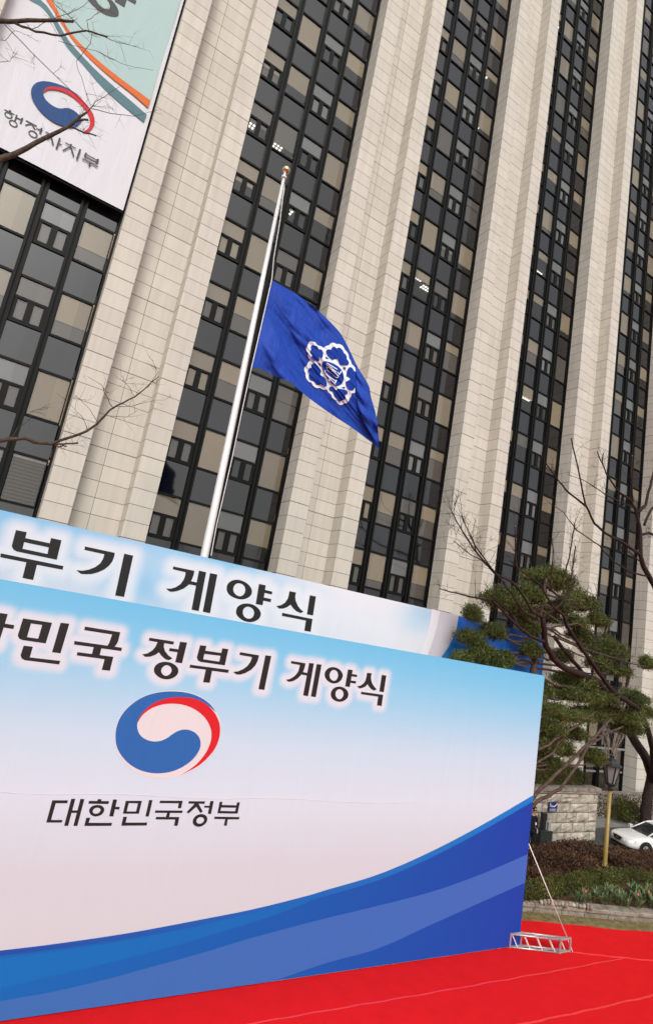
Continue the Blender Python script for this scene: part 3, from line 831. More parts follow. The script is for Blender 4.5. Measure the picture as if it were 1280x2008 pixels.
far = [(-150, 2120), (300, 2050), (700, 1990), (1100, 1900)]
sweep('blue_sweep', b_up, far, (14, 110, 190), (24, 68, 172), .003)
sweep('sweep_edge', b_up, shift(b_up, 10, 12), (30, 78, 168), (28, 128, 212), .0045)
mid = bez([(-120,1900),(0,1880),(100,1867),(250,1843),(400,1813),(560,1773),(640,1748)], 6)
sweep('light_wedge', mid, shift(mid, 70, 2), (12, 116, 196), (16, 108, 192), .006)
band_u = bez([(-120,1990),(0,1963),(100,1945),(200,1922),(300,1895),(400,1867),(500,1837),(640,1800),(715,1782),(840,1750),(940,1715),(1033,1675),(1050,1668)], 6)
band_l = bez([(-120,2060),(0,2040),(200,2010),(400,1965),(545,1920),(640,1888),(740,1860),(840,1815),(940,1770),(1028,1731),(1050,1721)], 6)
sweep('pale_blue_band', band_u, band_l, (58, 116, 188), (66, 110, 196), .0075)
# cloth seam and hem folds, frame behind
m_ = MB(); pts = [bfn(x, 1553 + .027 * x + 2 * math.sin(x * .02)) for x in range(-60, 820, 12)]
m_.tube([(p[0], 0.0, p[1]) for p in pts], [.004 + .004 * abs(math.sin(i * .7)) for i in range(len(pts))], 5)
m_.build('cloth_seam', cloth_mat('seam_cloth', rgb(222, 214, 224, PK)), back)
m_ = MB()
m_.box(-17.5, .012, 0.03, -.004, .10, BH - .01)
m_.build('backing_board', mat('grey_backing_board', (.35, .35, .36, 1), .8), back)
m_ = MB()
for x in np.arange(-17, 0, 2.4):
    for dx in (0, .35):
        m_.tube([(x + dx, .16, 0), (x + dx, .16, BH - .1)], .025); m_.tube([(x + dx, .51, 0), (x + dx, .51, BH - .1)], .025)
    for z in np.arange(.3, BH - .4, .5):
        m_.tube([(x, .51, z), (x + .35, .51, z + .4)], .012); m_.tube([(x, .16, z), (x, .51, z + .4)], .012)
m_.build('support_truss', M['steel'], back)

# ------------------------------------------------------------------ rear banner wall
RY, RX1 = 14.6, None
RO = np.array([on_y(1069, 1250, RY)[0], RY, 0.0]); RH = float(on_y(905, 1209, RY)[2])
def rfn(px, py):
    p = on_y(px, py, RY) - RO
    return (float(p[0]), float(p[2]))
rear = empty('banner_wall', tuple(RO))
tag(rear, 'taller sky blue and white banner wall standing behind the front backdrop', 'banner')
RW = RO[0] + 3.5
nx, nz, X, Z = cloth_panel(-RW, 0, 0.0, RH, 0.07)
m_ = MB(); m_.v = [(x, 0.0, z) for x, z in zip(X, Z)]
m_.f = [[r * nx + c, r * nx + c + 1, (r + 1) * nx + c + 1, (r + 1) * nx + c] for r in range(nz - 1) for c in range(nx - 1)]; m_.mi = [0] * len(m_.f)
rcl = m_.build('printed_cloth', M['print'], rear)
g0 = np.clip((RH - Z) / 1.3, 0, 1)[:, None]
xx = np.clip((X + RW) / (RW - 6.0), 0, 1)[:, None]
top = pc(92, 190, 240) * (1 - xx) + pc(222, 236, 248) * xx
top = top * (1 - np.clip((xx - .55) / .2, 0, 1)) + pc(240, 242, 248) * np.clip((xx - .55) / .2, 0, 1)
bot = pc(204, 220, 240) * (1 - xx) + pc(240, 240, 246) * xx
cols = top * (1 - g0) + bot * g0
# printed clouds: soft blue patches
def blob(cx_, cz_, rx, rz, colr, amt):
    global cols
    w = np.exp(-(((X - cx_) / rx) ** 2 + ((Z - cz_) / rz) ** 2))[:, None] * amt
    cols = cols * (1 - w) + pc(*colr) * w
for (px, py, rx, rz, c_, am) in ((250,1145,.8,.5,(120,196,240),.55),(300,1160,1.0,.6,(130,200,240),.5),(505,1185,.5,.35,(160,210,242),.5),(60,1105,.6,.4,(170,208,238),.5),(450,1100,1.6,.3,(110,198,242),.7),(160,1100,.8,.3,(160,200,232),.5),(835,1205,1.1,.45,(170,216,246),.75),(815,1225,.8,.4,(190,222,246),.5),(140,1120,.7,.3,(170,206,236),.5),(575,1150,1.3,.22,(190,222,244),.7)):
    a, b_ = rfn(px, py); blob(a, b_, rx * .86, rz * .86, c_, am)
h = halo(np.stack([X, Z], 1), REAR, rfn, .40, .045)[:, None] * .9
cols = cols * (1 - h) + pc(240, 242, 248) * h
grid_color(rcl, cols)
ink(REAR, 'headline_letter', M['black_ink'], rear, rfn)
def rpoly(nm, pts, col, lift):
    m_ = MB(); m_.poly([[rfn(*p) for p in pts]], lambda a, b_: (a, -lift, b_))
    return fixface(m_.build(nm, cloth_mat(nm + '_ink', rgb(*col, PK)), rear))
rpoly('white_crescent', bez([(862,1198),(858,1220),(850,1250),(838,1285),(825,1330)], 5) + [(800,1330),(822,1285),(836,1250),(843,1220),(846,1194)], (246, 243, 247), .003)
rpoly('grey_crescent', bez([(898,1207),(893,1235),(880,1265),(862,1292),(840,1330)], 5) + [(822,1330),(838,1285),(850,1250),(858,1220),(862,1198)], (222, 216, 224), .0045)
rx_, rz_ = rfn(898, 1207)
m_ = MB(); lp = [rfn(*p) for p in bez([(898.5,1207.4),(893.5,1235),(880.5,1265),(862.5,1292),(840.5,1330)], 5)] + [(-.002, rfn(840.5, 1330)[1]), (-.002, RH - .002)]
m_.poly([lp], lambda a, b_: (a, -.006, b_)); o = fixface(m_.build('blue_corner', M['print'], rear))
vz = np.array([v.co.z for v in o.data.vertices]); t = np.clip((RH - vz) / 1.6, 0, 1)[:, None]
grid_color(o, pc(58, 116, 226) * (1 - t) + pc(26, 152, 244) * t)
m_ = MB(); m_.box(-RW, .012, 0, -.004, .16, RH - .01); m_.build('backing_board', bpy.data.materials['grey_backing_board'], rear)

# ------------------------------------------------------------------ banner hung on the tower
HY = 25.55
HO = np.array([TX0 - .10, HY, 0.0])
def hfn(px, py):
    p = on_y(px, py, HY) - HO
    return (float(p[0]), float(p[2]))
hung = empty('hung_banner', tuple(HO))
tag(hung, 'giant white and pale green banner hung over the tower windows top left', 'banner')
HZ = hfn(233, 408)[1]; HX1 = 0.0; HX0 = -6.35; HT = 52.0
m_ = MB(); nx, nz, X, Z = cloth_panel(HX0, HX1, HZ, HT, .25)
m_.v = [(x, .02 * math.sin(z * 1.1 + x), z) for x, z in zip(X, Z)]
m_.f = [[r * nx + c, r * nx + c + 1, (r + 1) * nx + c + 1, (r + 1) * nx + c] for r in range(nz - 1) for c in range(nx - 1)]; m_.mi = [0] * len(m_.f)
m_.build('banner_cloth', cloth_mat('white_banner_cloth', rgb(228, 226, 230, PK * 1.0), .5, .9), hung, smooth=True)
ZB = ((0, 0), 3.765)
ou = zoom(*ZB, [(120,-900),(220,-600),(290,-300),(345,-90),(385,0),(430,90),(500,210),(560,290),(650,380),(760,480),(900,590),(1110,745)])
ol = zoom(*ZB, [(60,-900),(150,-600),(230,-300),(295,-90),(340,0),(400,90),(460,190),(530,290),(620,395),(730,500),(850,600),(980,700),(1093,800)])
tu = zoom(*ZB, [(0,-900),(110,-600),(190,-300),(255,-70),(310,10),(350,50),(420,155),(500,290),(580,385),(700,512),(830,632),(960,742),(1084,850)])
tl = zoom(*ZB, [(-150,-900),(-20,-600),(70,-300),(150,-80),(215,0),(300,50),(370,130),(430,240),(510,370),(620,490),(740,630),(880,760),(1062,905)])
def hclip(p): return (min(max(p[0], HX0 + .01), -.004), p[1])
def hpoly(nm, up, lo, col, lift):
    lp = [hclip(hfn(*p)) for p in bez(up, 4)] + [hclip(hfn(*p)) for p in bez(lo, 4)[::-1]]
    m_ = MB(); m_.poly([lp], lambda a, b_: (a, -lift, b_))
    return fixface(m_.build(nm, cloth_mat(nm + '_ink', rgb(*col, PK), .3, .9), hung))
hpoly('orange_stripe', ou, ol, (226, 112, 48), .034)
hpoly('teal_stripe', tu, tl, (92, 128, 136), .032)
up = [hclip(hfn(*p)) for p in bez(ou, 4)]
up = [p for p in up if p[1] < HT - .1]
lp = up + [(-.004, HT - .05), (up[0][0], HT - .05)]
m_ = MB(); m_.poly([lp], lambda a, b_: (a, -.03, b_)); fixface(m_.build('pale_green_field', cloth_mat('pale_green_ink', rgb(182, 206, 202, PK), .3, .9), hung))
ink(HUNG, 'caption_letter', M['grey_ink'], hung, hfn, .036)
big = [G((150, 0), 9.143, [S([(120,-60),(180,-20),(240,60),(330,150),(440,240),(560,300),(680,322),(745,308),(765,250),(742,160),(690,80),(620,0),(540,-80),(400,-180),(200,-170)]), S([(330,-60),(370,50),(430,120),(500,165),(560,184),(600,162),(602,100),(565,30),(500,-50),(400,-110)])],
         [[(690,-20),(688,40),(860,150),(905,10),(1055,97),(1078,25),(960,-40),(1000,-160),(800,-260),(700,-60)]])]
ink(big, 'headline_letter', M['grey_ink'], hung, hfn, .036)
ZT = ((50, 150), 8.533)
hb = S(zoom(*ZT, [(93,270),(108,190),(168,118),(260,86),(370,88),(500,118),(640,168),(780,243),(900,328),(965,385),(880,327),(760,262),(640,207),(520,182),(430,180),(360,202),(310,242),(297,290),(310,340),(350,410),(430,480),(520,530),(590,547),(640,540),(690,530),(780,555),(870,620),(930,690),(948,730),(935,775),(880,825),(800,862),(720,864),(620,832),(500,787),(400,722),(300,642),(210,542),(138,430),(102,340)]))
hr = S(zoom(*ZT, [(306,250),(330,212),(370,188),(430,176),(530,180),(650,208),(780,268),(900,343),(1000,448),(1090,558),(1142,650),(1163,740),(1152,832),(1100,902),(1040,942),(930,954),(1000,917),(1060,870),(1085,800),(1080,720),(1040,620),(980,540),(900,450),(800,360),(680,285),(560,240),(450,222),(380,228),(335,250),(310,275)]))
for nm, lp, col, lf_ in (('emblem_blue', hb, (32, 74, 130), .036), ('emblem_red', hr, (214, 40, 54), .038)):
    m_ = MB(); m_.poly([[hfn(*p) for p in lp]], lambda a, b_: (a, -lf_, b_))
    fixface(m_.build(nm, cloth_mat('hung_' + nm + '_ink', rgb(*col, PK)), hung))
# dark batten under the hem and lashings at the side
m_ = MB(); m_.tube([(HX0, .12, HZ - .05), (HX1, .12, HZ - .05)], .05, 6)
for z in np.arange(HZ + 1, HT, 2.2): m_.tube([(HX1, 0, z), (HX1 + .1, .3, z + .15)], .012, 4)
m_.build('batten', M['frame'], hung)

# ------------------------------------------------------------------ flagpole and flag
FY = 15.05
pb, pt = on_y(402, 1085, FY), on_y(557.5, 345, FY)
pole = empty('flagpole', (float(pb[0]), FY, 0))
tag(pole, 'tall white tapering flagpole with a gilt ball behind the banner wall', 'flagpole')
hz = float(pt[2]); dx = float(pt[0] - pb[0])
m_ = MB(); prof = [(0, 0, .15), (0, pb[2], .112), (dx * .5, (pb[2] + hz) / 2, .088), (dx, hz - .1, .045)]
m_.tube([(a, 0, z) for a, z, r in prof], [r for a, z, r in prof], 20)
m_.build('pole', mat('satin_aluminium_pole', (.82, .81, .80, 1), .26, .5, metal=.3), pole, smooth=True)
m_ = MB(); m_.lathe(dx, 0, [(.055, hz - .1), (.085, hz - .08), (.085, hz - .03), (.035, hz + .0), (.035, hz + .12), (.06, hz + .14)], 14)
m_.build('truck', M['white_metal'], pole, smooth=True)
m_ = MB(); m_.lathe(dx + .02, 0, [(.02, hz + .12)] + [(.125 * math.sin(a), hz + .235 - .12 * math.cos(a)) for a in np.linspace(.2, math.pi - .05, 12)], 18)
m_.build('ball_finial', M['gold'], pole, smooth=True)
hal = [on_y(x, y, FY - .16) for x, y in ((558, 362), (548, 440), (537, 505), (533, 548))]
hal2 = [on_y(x, y, FY - .16) for x, y in ((493, 722), (478, 790), (455, 900), (425, 1030), (414, 1090))]
m_ = MB()
for h_ in (hal, hal2): m_.tube([(p[0] - pb[0], -.16, p[2]) for p in h_], .012, 5)
m_.tube([(h_[0] - pb[0], -.16, h_[2]) for h_ in (hal[-1], on_y(512, 640, FY - .16), hal2[0])], .014, 5)
m_.build('halyard', M['white_metal'], pole)

def coons(top, right, bottom, left, nu, nv):
    def param(c, n):
        c = np.array(bez(c, 10)); d = np.r_[0, np.cumsum(np.linalg.norm(np.diff(c, axis=0), axis=1))]; t = np.linspace(0, d[-1], n)
        return np.stack([np.interp(t, d, c[:, 0]), np.interp(t, d, c[:, 1])], 1)
    T_, B_, L_, R_ = param(top, nu), param(bottom, nu), param(left, nv), param(right, nv)
    u = np.linspace(0, 1, nu)[None, :, None]; v = np.linspace(0, 1, nv)[:, None, None]
    return (1 - v) * T_[None] + v * B_[None] + (1 - u) * L_[:, None] + u * R_[:, None] - ((1 - u) * (1 - v) * T_[0] + u * (1 - v) * T_[-1] + (1 - u) * v * B_[0] + u * v * B_[-1])
def fdepth(x, y):
    """how far the cloth billows towards the viewer at a picture position"""
    u = (x - 500) / 240.0
    q = (x - 500) * .80 + (y - 560) * -.60            # across the folds
    p = (x - 500) * .60 + (y - 560) * .80
    a = min(max(u, 0), 1)
    w = .24 * math.sin(q / 22.0 + p / 160.0) * (.3 + .7 * (1 - a)) + .055 * math.sin(q / 9.5 + 1.1 + p / 60) + .018 * math.sin(q / 5.1 + p / 33.0)
    w += .13 * (.28 - abs(mnoise.noise((q / 15.0, p / 75.0, 3.0)))) + .06 * (.28 - abs(mnoise.noise((q / 7.0 + 5, p / 40.0, 1.0))))
    w += .34 * math.exp(-((q - 75) / 40.0) ** 2) * a - .25 * math.exp(-((q - 25) / 26.0) ** 2)
    return FY - .16 + (w * min(1, max(0, (x - (534 - (y - 550) * .235)) / 40.0))) + .35 * a
grid = coons([(534,550),(556,562),(583,578),(620,606),(650,634),(668,655),(682,680),(690,701),(700,722)],
             [(700,722),(712,738),(723,757),(726,776),(722,784),(716,800),(728,825),(737,850),(743,879)],
             [(493,721),(508,722),(524,729),(546,741),(568,748),(584,762),(600,776),(625,795),(655,816),(690,839),(718,860),(743,879)],
             [(534,550),(522,598),(509,655),(493,721)], 110, 60)
flag = empty('blue_flag', tuple(float(c) for c in on_y(493, 721, FY - .16)))
FO = np.array(flag.location)
tag(flag, 'royal blue flag with a white outlined flower crest flying at half mast', 'flag')
m_ = MB(); nv, nu = grid.shape[:2]
for r in range(nv):
    for c in range(nu):
        x, y = grid[r, c]; m_.v.append(tuple(on_y(x, y, fdepth(x, y)) - FO))
m_.f = [[r * nu + c, (r + 1) * nu + c, (r + 1) * nu + c + 1, r * nu + c + 1] for r in range(nv - 1) for c in range(nu - 1)]; m_.mi = [0] * len(m_.f)
def flag_mat(name, col, wr=.35):
    m = cloth_mat(name, col, wr * 1.0, 4.5, .6)
    return m
M['flagblue'] = flag_mat('royal_blue_cloth', (.013, .055, .36, 1))
m_.build('flag_cloth', M['flagblue'], flag, smooth=True)
# turned-back corner of the fly
m_ = MB(); fold = coons([(697,712),(708,735),(720,755),(727,778)], [(727,778),(738,820),(744,878)], [(702,801),(712,825),(728,852),(744,878)], [(697,712),(699,740),(699,770),(702,801)], 24, 24)
for r in range(24):
    for c in range(24):
        x, y = fold[r, c]; m_.v.append(tuple(on_y(x, y, fdepth(x, y) - .06 - .13 * math.sin(math.pi * min(1, c / 18.0)) + .05 * math.sin(r * .8 + c * .3)) - FO))
m_.f = [[r * 24 + c, (r + 1) * 24 + c, (r + 1) * 24 + c + 1, r * 24 + c + 1] for r in range(23) for c in range(23)]; m_.mi = [0] * len(m_.f)
m_.build('folded_corner', M['flagblue'], flag, smooth=True)
ZF = ((590, 660), 10.667)
def on_flag(m_, loops, lift):
    """fill a traced shape and lay it on the cloth surface; long edges are split so that it follows the folds"""
    loops = [zoom(*ZF, lp) for lp in loops]
    l3 = [[Vector((p[0], p[1], 0)) for p in lp] for lp in loops]; flat = [p for lp in loops for p in lp]
    bm = bmesh.new(); vs = [bm.verts.new((p[0], p[1], 0)) for p in flat]
    for t in tessellate_polygon(l3):
        try: bm.faces.new([vs[i] for i in t])
        except ValueError: pass
    for _ in range(9):
        es = [e for e in bm.edges if e.calc_length() > 1.8]
        if not es: break
        bmesh.ops.subdivide_edges(bm, edges=es, cuts=1)
        bmesh.ops.triangulate(bm, faces=bm.faces)
    bm.verts.index_update()
    vv = []
    for v in bm.verts: vv.append(tuple(on_y(v.co.x, v.co.y, fdepth(v.co.x, v.co.y) - lift) - FO))
    m_.add(vv, [[v.index for v in f.verts] for f in bm.faces]); bm.free()
white = S([(150,150),(170,105),(215,93),(250,110),(295,113),(325,155),(350,185),(400,193),(440,212),(475,240),(490,218),(530,193),(590,183),(612,145),(660,126),(715,138),(745,163),(790,148),(850,173),(890,215),(912,270),(952,310),(988,360),(1003,420),(1003,455),(1037,500),(1057,560),(1070,588),(1112,620),(1137,670),(1142,725),(1142,900),(1135,1080),(1132,1187),(1060,1175),(1057,1200),(1052,1250),(1010,1287),(1002,1350),(960,1392),(890,1402),(850,1437),(790,1422),(748,1367),(738,1332),(690,1312),(648,1267),(633,1207),(588,1182),(548,1127),(530,1107),(470,1112),(418,1087),(400,1072),(340,1080),(278,1057),(238,1012),(218,962),(158,942),(113,882),(93,820),(103,775),(73,720),(68,660),(98,618),(130,608),(138,560),(178,510),(208,495),(163,460),(143,400),(153,345),(113,300),(108,240),(138,205)], 1)
petals = [S(p, 1) for p in (
 [(203,205),(228,168),(265,178),(287,197),(300,180),(340,200),(360,240),(375,265),(420,265),(457,300),(472,350),(462,410),(440,470),(400,420),(372,405),(385,470),(392,515),(340,517),(270,502),(223,462),(213,420),(247,385),(198,350),(183,300),(217,262),(203,230)],
 [(508,310),(540,273),(590,263),(632,272),(640,225),(690,203),(735,233),(747,247),(790,218),(842,245),(887,300),(890,330),(932,365),(967,420),(955,460),(1002,520),(1012,570),(980,607),(900,602),(815,597),(790,530),(768,458),(720,470),(650,490),(600,450),(545,390)],
 [(208,590),(240,553),(290,548),(340,590),(390,650),(425,700),(415,770),(403,800),(440,825),(500,855),(532,920),(552,1000),(540,1052),(490,1047),(440,1012),(420,993),(400,1012),(340,1017),(300,987),(275,935),(210,922),(163,870),(158,810),(177,775),(138,720),(148,670),(190,653),(220,650)],
 [(583,1070),(610,1038),(660,1038),(700,1080),(740,1135),(762,1083),(850,1093),(950,1118),(987,1160),(975,1200),(940,1222),(917,1210),(942,1280),(920,1322),(850,1335),(830,1367),(790,1362),(755,1312),(747,1288),(700,1262),(678,1200),(675,1150),(620,1137),(588,1105)],
 [(968,690),(1000,638),(1045,630),(1087,660),(1107,715),(1150,728),(1146,900),(1140,1082),(1110,1080),(1107,1115),(1060,1142),(1000,1117),(958,1060),(933,1000),(928,945),(980,927),(1035,890),(1000,848),(943,820),(950,760)])]
centre = S([(440,530),(480,503),(560,513),(650,543),(750,593),(832,660),(882,740),(902,820),(897,920),(862,992),(800,1033),(730,1038),(660,1003),(590,932),(528,842),(478,752),(448,680),(428,600)], 1)
shrink = lambda p, k=.975: [(sum(q[0] for q in p) / len(p) * (1 - k) + a * k, sum(q[1] for q in p) / len(p) * (1 - k) + b_ * k) for a, b_ in p]
tri = [[(508,412),(522,462),(592,470)], [(350,562),(410,562),(412,632)], [(865,640),(945,642),(915,702)], [(830,1062),(917,1047),(922,1085)]]
m_ = MB(); on_flag(m_, [white], .022); cw = m_.build('crest_outline', mat('white_crest_cloth', (.72, .77, .80, 1), .7, .1), flag, smooth=True)
m_ = MB()
for p in petals + tri: on_flag(m_, [shrink(p)], .046)
on_flag(m_, [shrink(centre, .97)], .048)
m_.build('crest_petals', mat('deep_blue_crest', (.011, .042, .29, 1), .7, .1), flag, smooth=True)
m_ = MB()
for a, b_, w in (((535,552),(640,612),15), ((640,612),(762,688),15), ((527,588),(640,650),13), ((640,650),(660,690),12), ((690,680),(652,725),14), ((660,690),(745,742),14),
                 ((525,640),(600,655),12), ((600,655),(705,745),13), ((705,745),(785,830),14), ((785,830),(768,862),14), ((768,862),(725,852),14), ((725,852),(635,770),13), ((635,770),(540,690),12), ((530,640),(545,690),12),
                 ((495,700),(505,752),15), ((505,752),(600,845),13), ((600,845),(735,940),14), ((512,778),(600,868),11), ((600,868),(720,1002),13), ((590,890),(605,930),14), ((740,910),(715,968),22), ((765,738),(808,795),16), ((842,718),(812,792),20)):
    on_flag(m_, [stroke(a, b_, w * 1.15)], .074 + .0002 * len(m_.v) / 40)
m_.build('crest_lettering', bpy.data.materials['white_crest_cloth'], flag, smooth=True)

# ------------------------------------------------------------------ box truss foot and stay of the backdrop
A0, A1 = np.array(on_z(998, 1859)), np.array(on_z(1096, 1870.5)); TU = (A1 - A0)[:2]; TL = float(np.linalg.norm(TU)); TA = math.atan2(TU[1], TU[0])
truss = empty('ballast_truss', tuple(float(c) for c in A0), TA)
tag(truss, 'short box truss of grey steel lying at the corner of the blue backdrop', 'truss')
TH, TD, TR = .37, .50, .026
A2 = np.array(on_z(1115.5, 1867)) - A1
tdx = float(A2[0] * math.cos(TA) + A2[1] * math.sin(TA)); tdy = float(-A2[0] * math.sin(TA) + A2[1] * math.cos(TA))
def tp(x, t, z): return (x + t * tdx, t * tdy, z)
chords = MB()
for y in (0, 1):
    for z in (.03, TH): chords.tube([tp(0, y, z), tp(TL, y, z)], TR, 8)
chords.build('chord', M['steel'], truss, smooth=True)
for x in (0, TL):
    m_ = MB()
    for z in (.03, TH): m_.tube([tp(x, 0, z), tp(x, 1, z)], TR, 8)
    for y in (0, 1): m_.tube([tp(x, y, 0), tp(x, y, TH + .03)], .036, 4)
    m_.build('end_frame', M['steel'], truss)
for i in range(4):
    a, b_ = TL * (i + .10) / 4, TL * (i + .52) / 4
    for y in (0, 1):
        MB().tube([tp(a, y, TH), tp(b_ + .05, y, .03)], .016, 6).build('brace', M['white_metal'], truss)
    m_ = MB()
    for z in (.03, TH): m_.tube([tp(TL * i / 4, 0, z), tp(TL * (i + 1) / 4, 1, z)], .014, 6)
    m_.build('cross_brace', M['steel'], truss)
re_ = on_y(1112, 1841, float(A1[1] + .3)); rt = on_y(1036, 1655, 12.75); rt2 = rt + (rt - re_) * .25
st = empty('stay_rod', tuple(float(c) for c in re_))
tag(st, 'thin white slanting rod bracing the backdrop from the steel truss', 'stay rod')
MB().tube([(0, 0, 0), tuple(rt2 - re_)], .017, 8).build('rod', M['white_metal'], st, smooth=True)
gf = on_z(1122, 1867, .03)
MB().tube([(0, 0, 0), tuple(gf - re_)], .012, 6).build('foot_strut', M['white_metal'], st)

# ------------------------------------------------------------------ street lamp
LP = on_y(1184.5, 1700, 15.4); LT = on_y(1192, 1549, 15.4)
lamp = empty('street_lamp', (float(LP[0]), 15.4, .3))
tag(lamp, 'mustard gold lamp post carrying a black lantern rising from the bronze hedge', 'street lamp')
h = float(LT[2]) - .3; sx = 15.6 / 16.19
MB().lathe(0, 0, [(.14, 0), (.14, .25), (.11, .3), (.12, .34), (.10, .38), (.092, .5), (.080, h)], 18).build('post', M['post_gold'], lamp, smooth=True)
MB().lathe(0, 0, [(.13, float(LP[2]) - .3 - .02), (.145, float(LP[2]) - .3 + .03), (.145, float(LP[2]) - .3 + .08), (.12, float(LP[2]) - .3 + .11)], 18).build('collar', M['post_gold'], lamp, smooth=True)
m_ = MB(); m_.lathe(0, 0, [(.10, h - .02), (.15, h + .02), (.15, h + .06), (.08, h + .10), (.07, h + .14), (.16, h + .17), (.24, h + .24), (.24, h + .27)], 16)
m_.tube([(-.52, 0, h + .04), (.52, 0, h + .04)], .022, 8); m_.lathe(.52, 0, [(.03, h), (.045, h + .04), (.03, h + .08)], 8)
m_.build('bracket', M['iron'], lamp)
b0, b1, z0, z1 = .17, .36, h + .27, h + 1.0
m_ = MB(); n = 6
P0 = [(b0 * math.cos(a), b0 * math.sin(a)) for a in np.linspace(0, 2 * math.pi, n, endpoint=False)]; P1_ = [(p[0] * b1 / b0, p[1] * b1 / b0) for p in P0]
for i in range(n):
    m_.tube([(*P0[i], z0), (*P1_[i], z1)], .025, 6)
    for PP, z in ((P0, z0), (P1_, z1)): m_.tube([(*PP[i], z), (*PP[(i + 1) % n], z)], .025, 6)
m_.build('lantern_frame', M['iron'], lamp)
m_ = MB()
for i in range(n):
    j = (i + 1) % n; s_ = .95
    m_.quad((P0[i][0] * s_, P0[i][1] * s_, z0), (P0[j][0] * s_, P0[j][1] * s_, z0), (P1_[j][0] * s_, P1_[j][1] * s_, z1), (P1_[i][0] * s_, P1_[i][1] * s_, z1))
m_.build('lantern_glass', M['lampglass'], lamp)
MB().lathe(0, 0, [(.46, z1 + .0), (.46, z1 + .03), (.33, z1 + .12), (.22, z1 + .24), (.12, z1 + .30), (.07, z1 + .34), (.10, z1 + .40), (.04, z1 + .46), (.05, z1 + .52), (.01, z1 + .62)], 6).build('lantern_roof', M['iron'], lamp)

# ------------------------------------------------------------------ walls beyond the hedges
def rough_wall(m_, p, u, n, length, h, course, wmin, wmax, proud, seed):
    """courses of rough-faced blocks; p start, u along, n towards the viewer"""
    r = random.Random(seed); z = 0.0
    while z < h - .05:
        hh = min(course * r.uniform(.92, 1.08), h - z); s = 0.0
        while s < length - .02:
            w = min(r.uniform(wmin, wmax), length - s)
            if length - s - w < .2: w = length - s
            a0, a1, b0_, b1_ = s + .012, s + w - .012, z + .014, z + hh - .014
            nx_, nz_ = 5, 4; base = len(m_.v)
            for j in range(nz_ + 1):
                for i in range(nx_ + 1):
                    e_ = (i in (0, nx_)) or (j in (0, nz_))
                    d = r.uniform(.2, 1.0) * proud * (0 if e_ else 1) 
                    q = p + u * (a0 + (a1 - a0) * i / nx_) + n * d
                    m_.v.append((q[0], q[1], b0_ + (b1_ - b0_) * j / nz_))
            for j in range(nz_):
                for i in range(nx_):
                    m_.f.append([base + j * (nx_ + 1) + i, base + j * (nx_ + 1) + i + 1, base + (j + 1) * (nx_ + 1) + i + 1, base + (j + 1) * (nx_ + 1) + i]); m_.mi.append(0)
            s += w
        z += hh
WY, WX0, WX1, WHT = 19.25, 22.6, 30.85, 2.42
M['rock'] = mat('rough_grey_granite', (0.42, 0.37, 0.30, 1), .9, .2, noise=.42, nscale=1.9, bump=1.0, bscale=7, detail=9)
M['joint'] = mat('dark_wall_joint', (.06, .052, .045, 1), .95, .1)
sw = empty('stone_wall', (WX0, WY, 0))
tag(sw, 'wall of rough grey granite blocks in level courses below a clipped hedge', 'wall')
m_ = MB(); rough_wall(m_, np.array([0., 0.]), np.array([1., 0.]), np.array([0., -1.]), WX1 - WX0, WHT, .46, .75, 1.7, .10, 3)
rough_wall(m_, np.array([WX1 - WX0, 0.]), np.array([0., 1.]), np.array([1., 0.]), 2.4, WHT, .41, .5, 1.1, .06, 4)
m_.build('block_courses', M['rock'], sw)
MB().box(0.02, .03, -.05, WX1 - WX0 - .03, 2.4, WHT - .01).build('core', M['joint'], sw)
m_ = MB(); s = 0
while s < WX1 - WX0:
    w = random.uniform(.9, 1.5); m_.box(s + .006, -.12, WHT, min(s + w, WX1 - WX0 + .1) - .006, .5, WHT + .17); s += w
m_.build('coping', M['kerbstone'], sw)
iv = empty('ivy_wall', (31.0, 22.6, 0))
tag(iv, 'low wall overgrown with dry brown ivy behind the parked white car', 'wall')
MB().box(0, 0, -.05, 30, .4, 1.25).build('wall_body', M['rock'], iv)
MB().box(0, -.05, 1.25, 30, .45, 1.36).build('coping', M['kerbstone'], iv)
pts = [(random.uniform(0, 22), -.06 - random.random() * .06, random.uniform(.0, 1.25)) for _ in range(3600)]
leaves(pts, .10, 2, 'dry_ivy', M['ivy'], iv, up=.1, aspect=1.3)
cx_, cy_, cz_ = on_y(1226, 1618, 21.6)
bs = empty('garden_shrub', (float(cx_), 21.6, 0))
tag(bs, 'loose yellow green shrub in front of the ivy wall behind the car bonnet', 'shrub')
pts, tn = [], []
for _ in range(1500):
    a, r, z = random.uniform(0, 6.28), math.sqrt(random.random()), random.random()
    q = (r * math.cos(a) * 1.15 * (1.1 - z * .6), r * math.sin(a) * .7, .1 + z * 1.05 + random.uniform(-.1, .1)); pts.append(q); tn.append(.5 + .25 * math.sin(a * 3 + z * 5) + random.uniform(-.25, .25))
leaves(pts, .11, 3, 'foliage', M['box'], bs, up=.4, tones=np.array(tn))
m_ = MB()
for _ in range(9): m_.tube([(random.uniform(-.2, .2), 0, 0), (random.uniform(-.8, .8), random.uniform(-.4, .4), .9)], [.02, .008], 5)
m_.build('stems', M['bark_green'], bs)

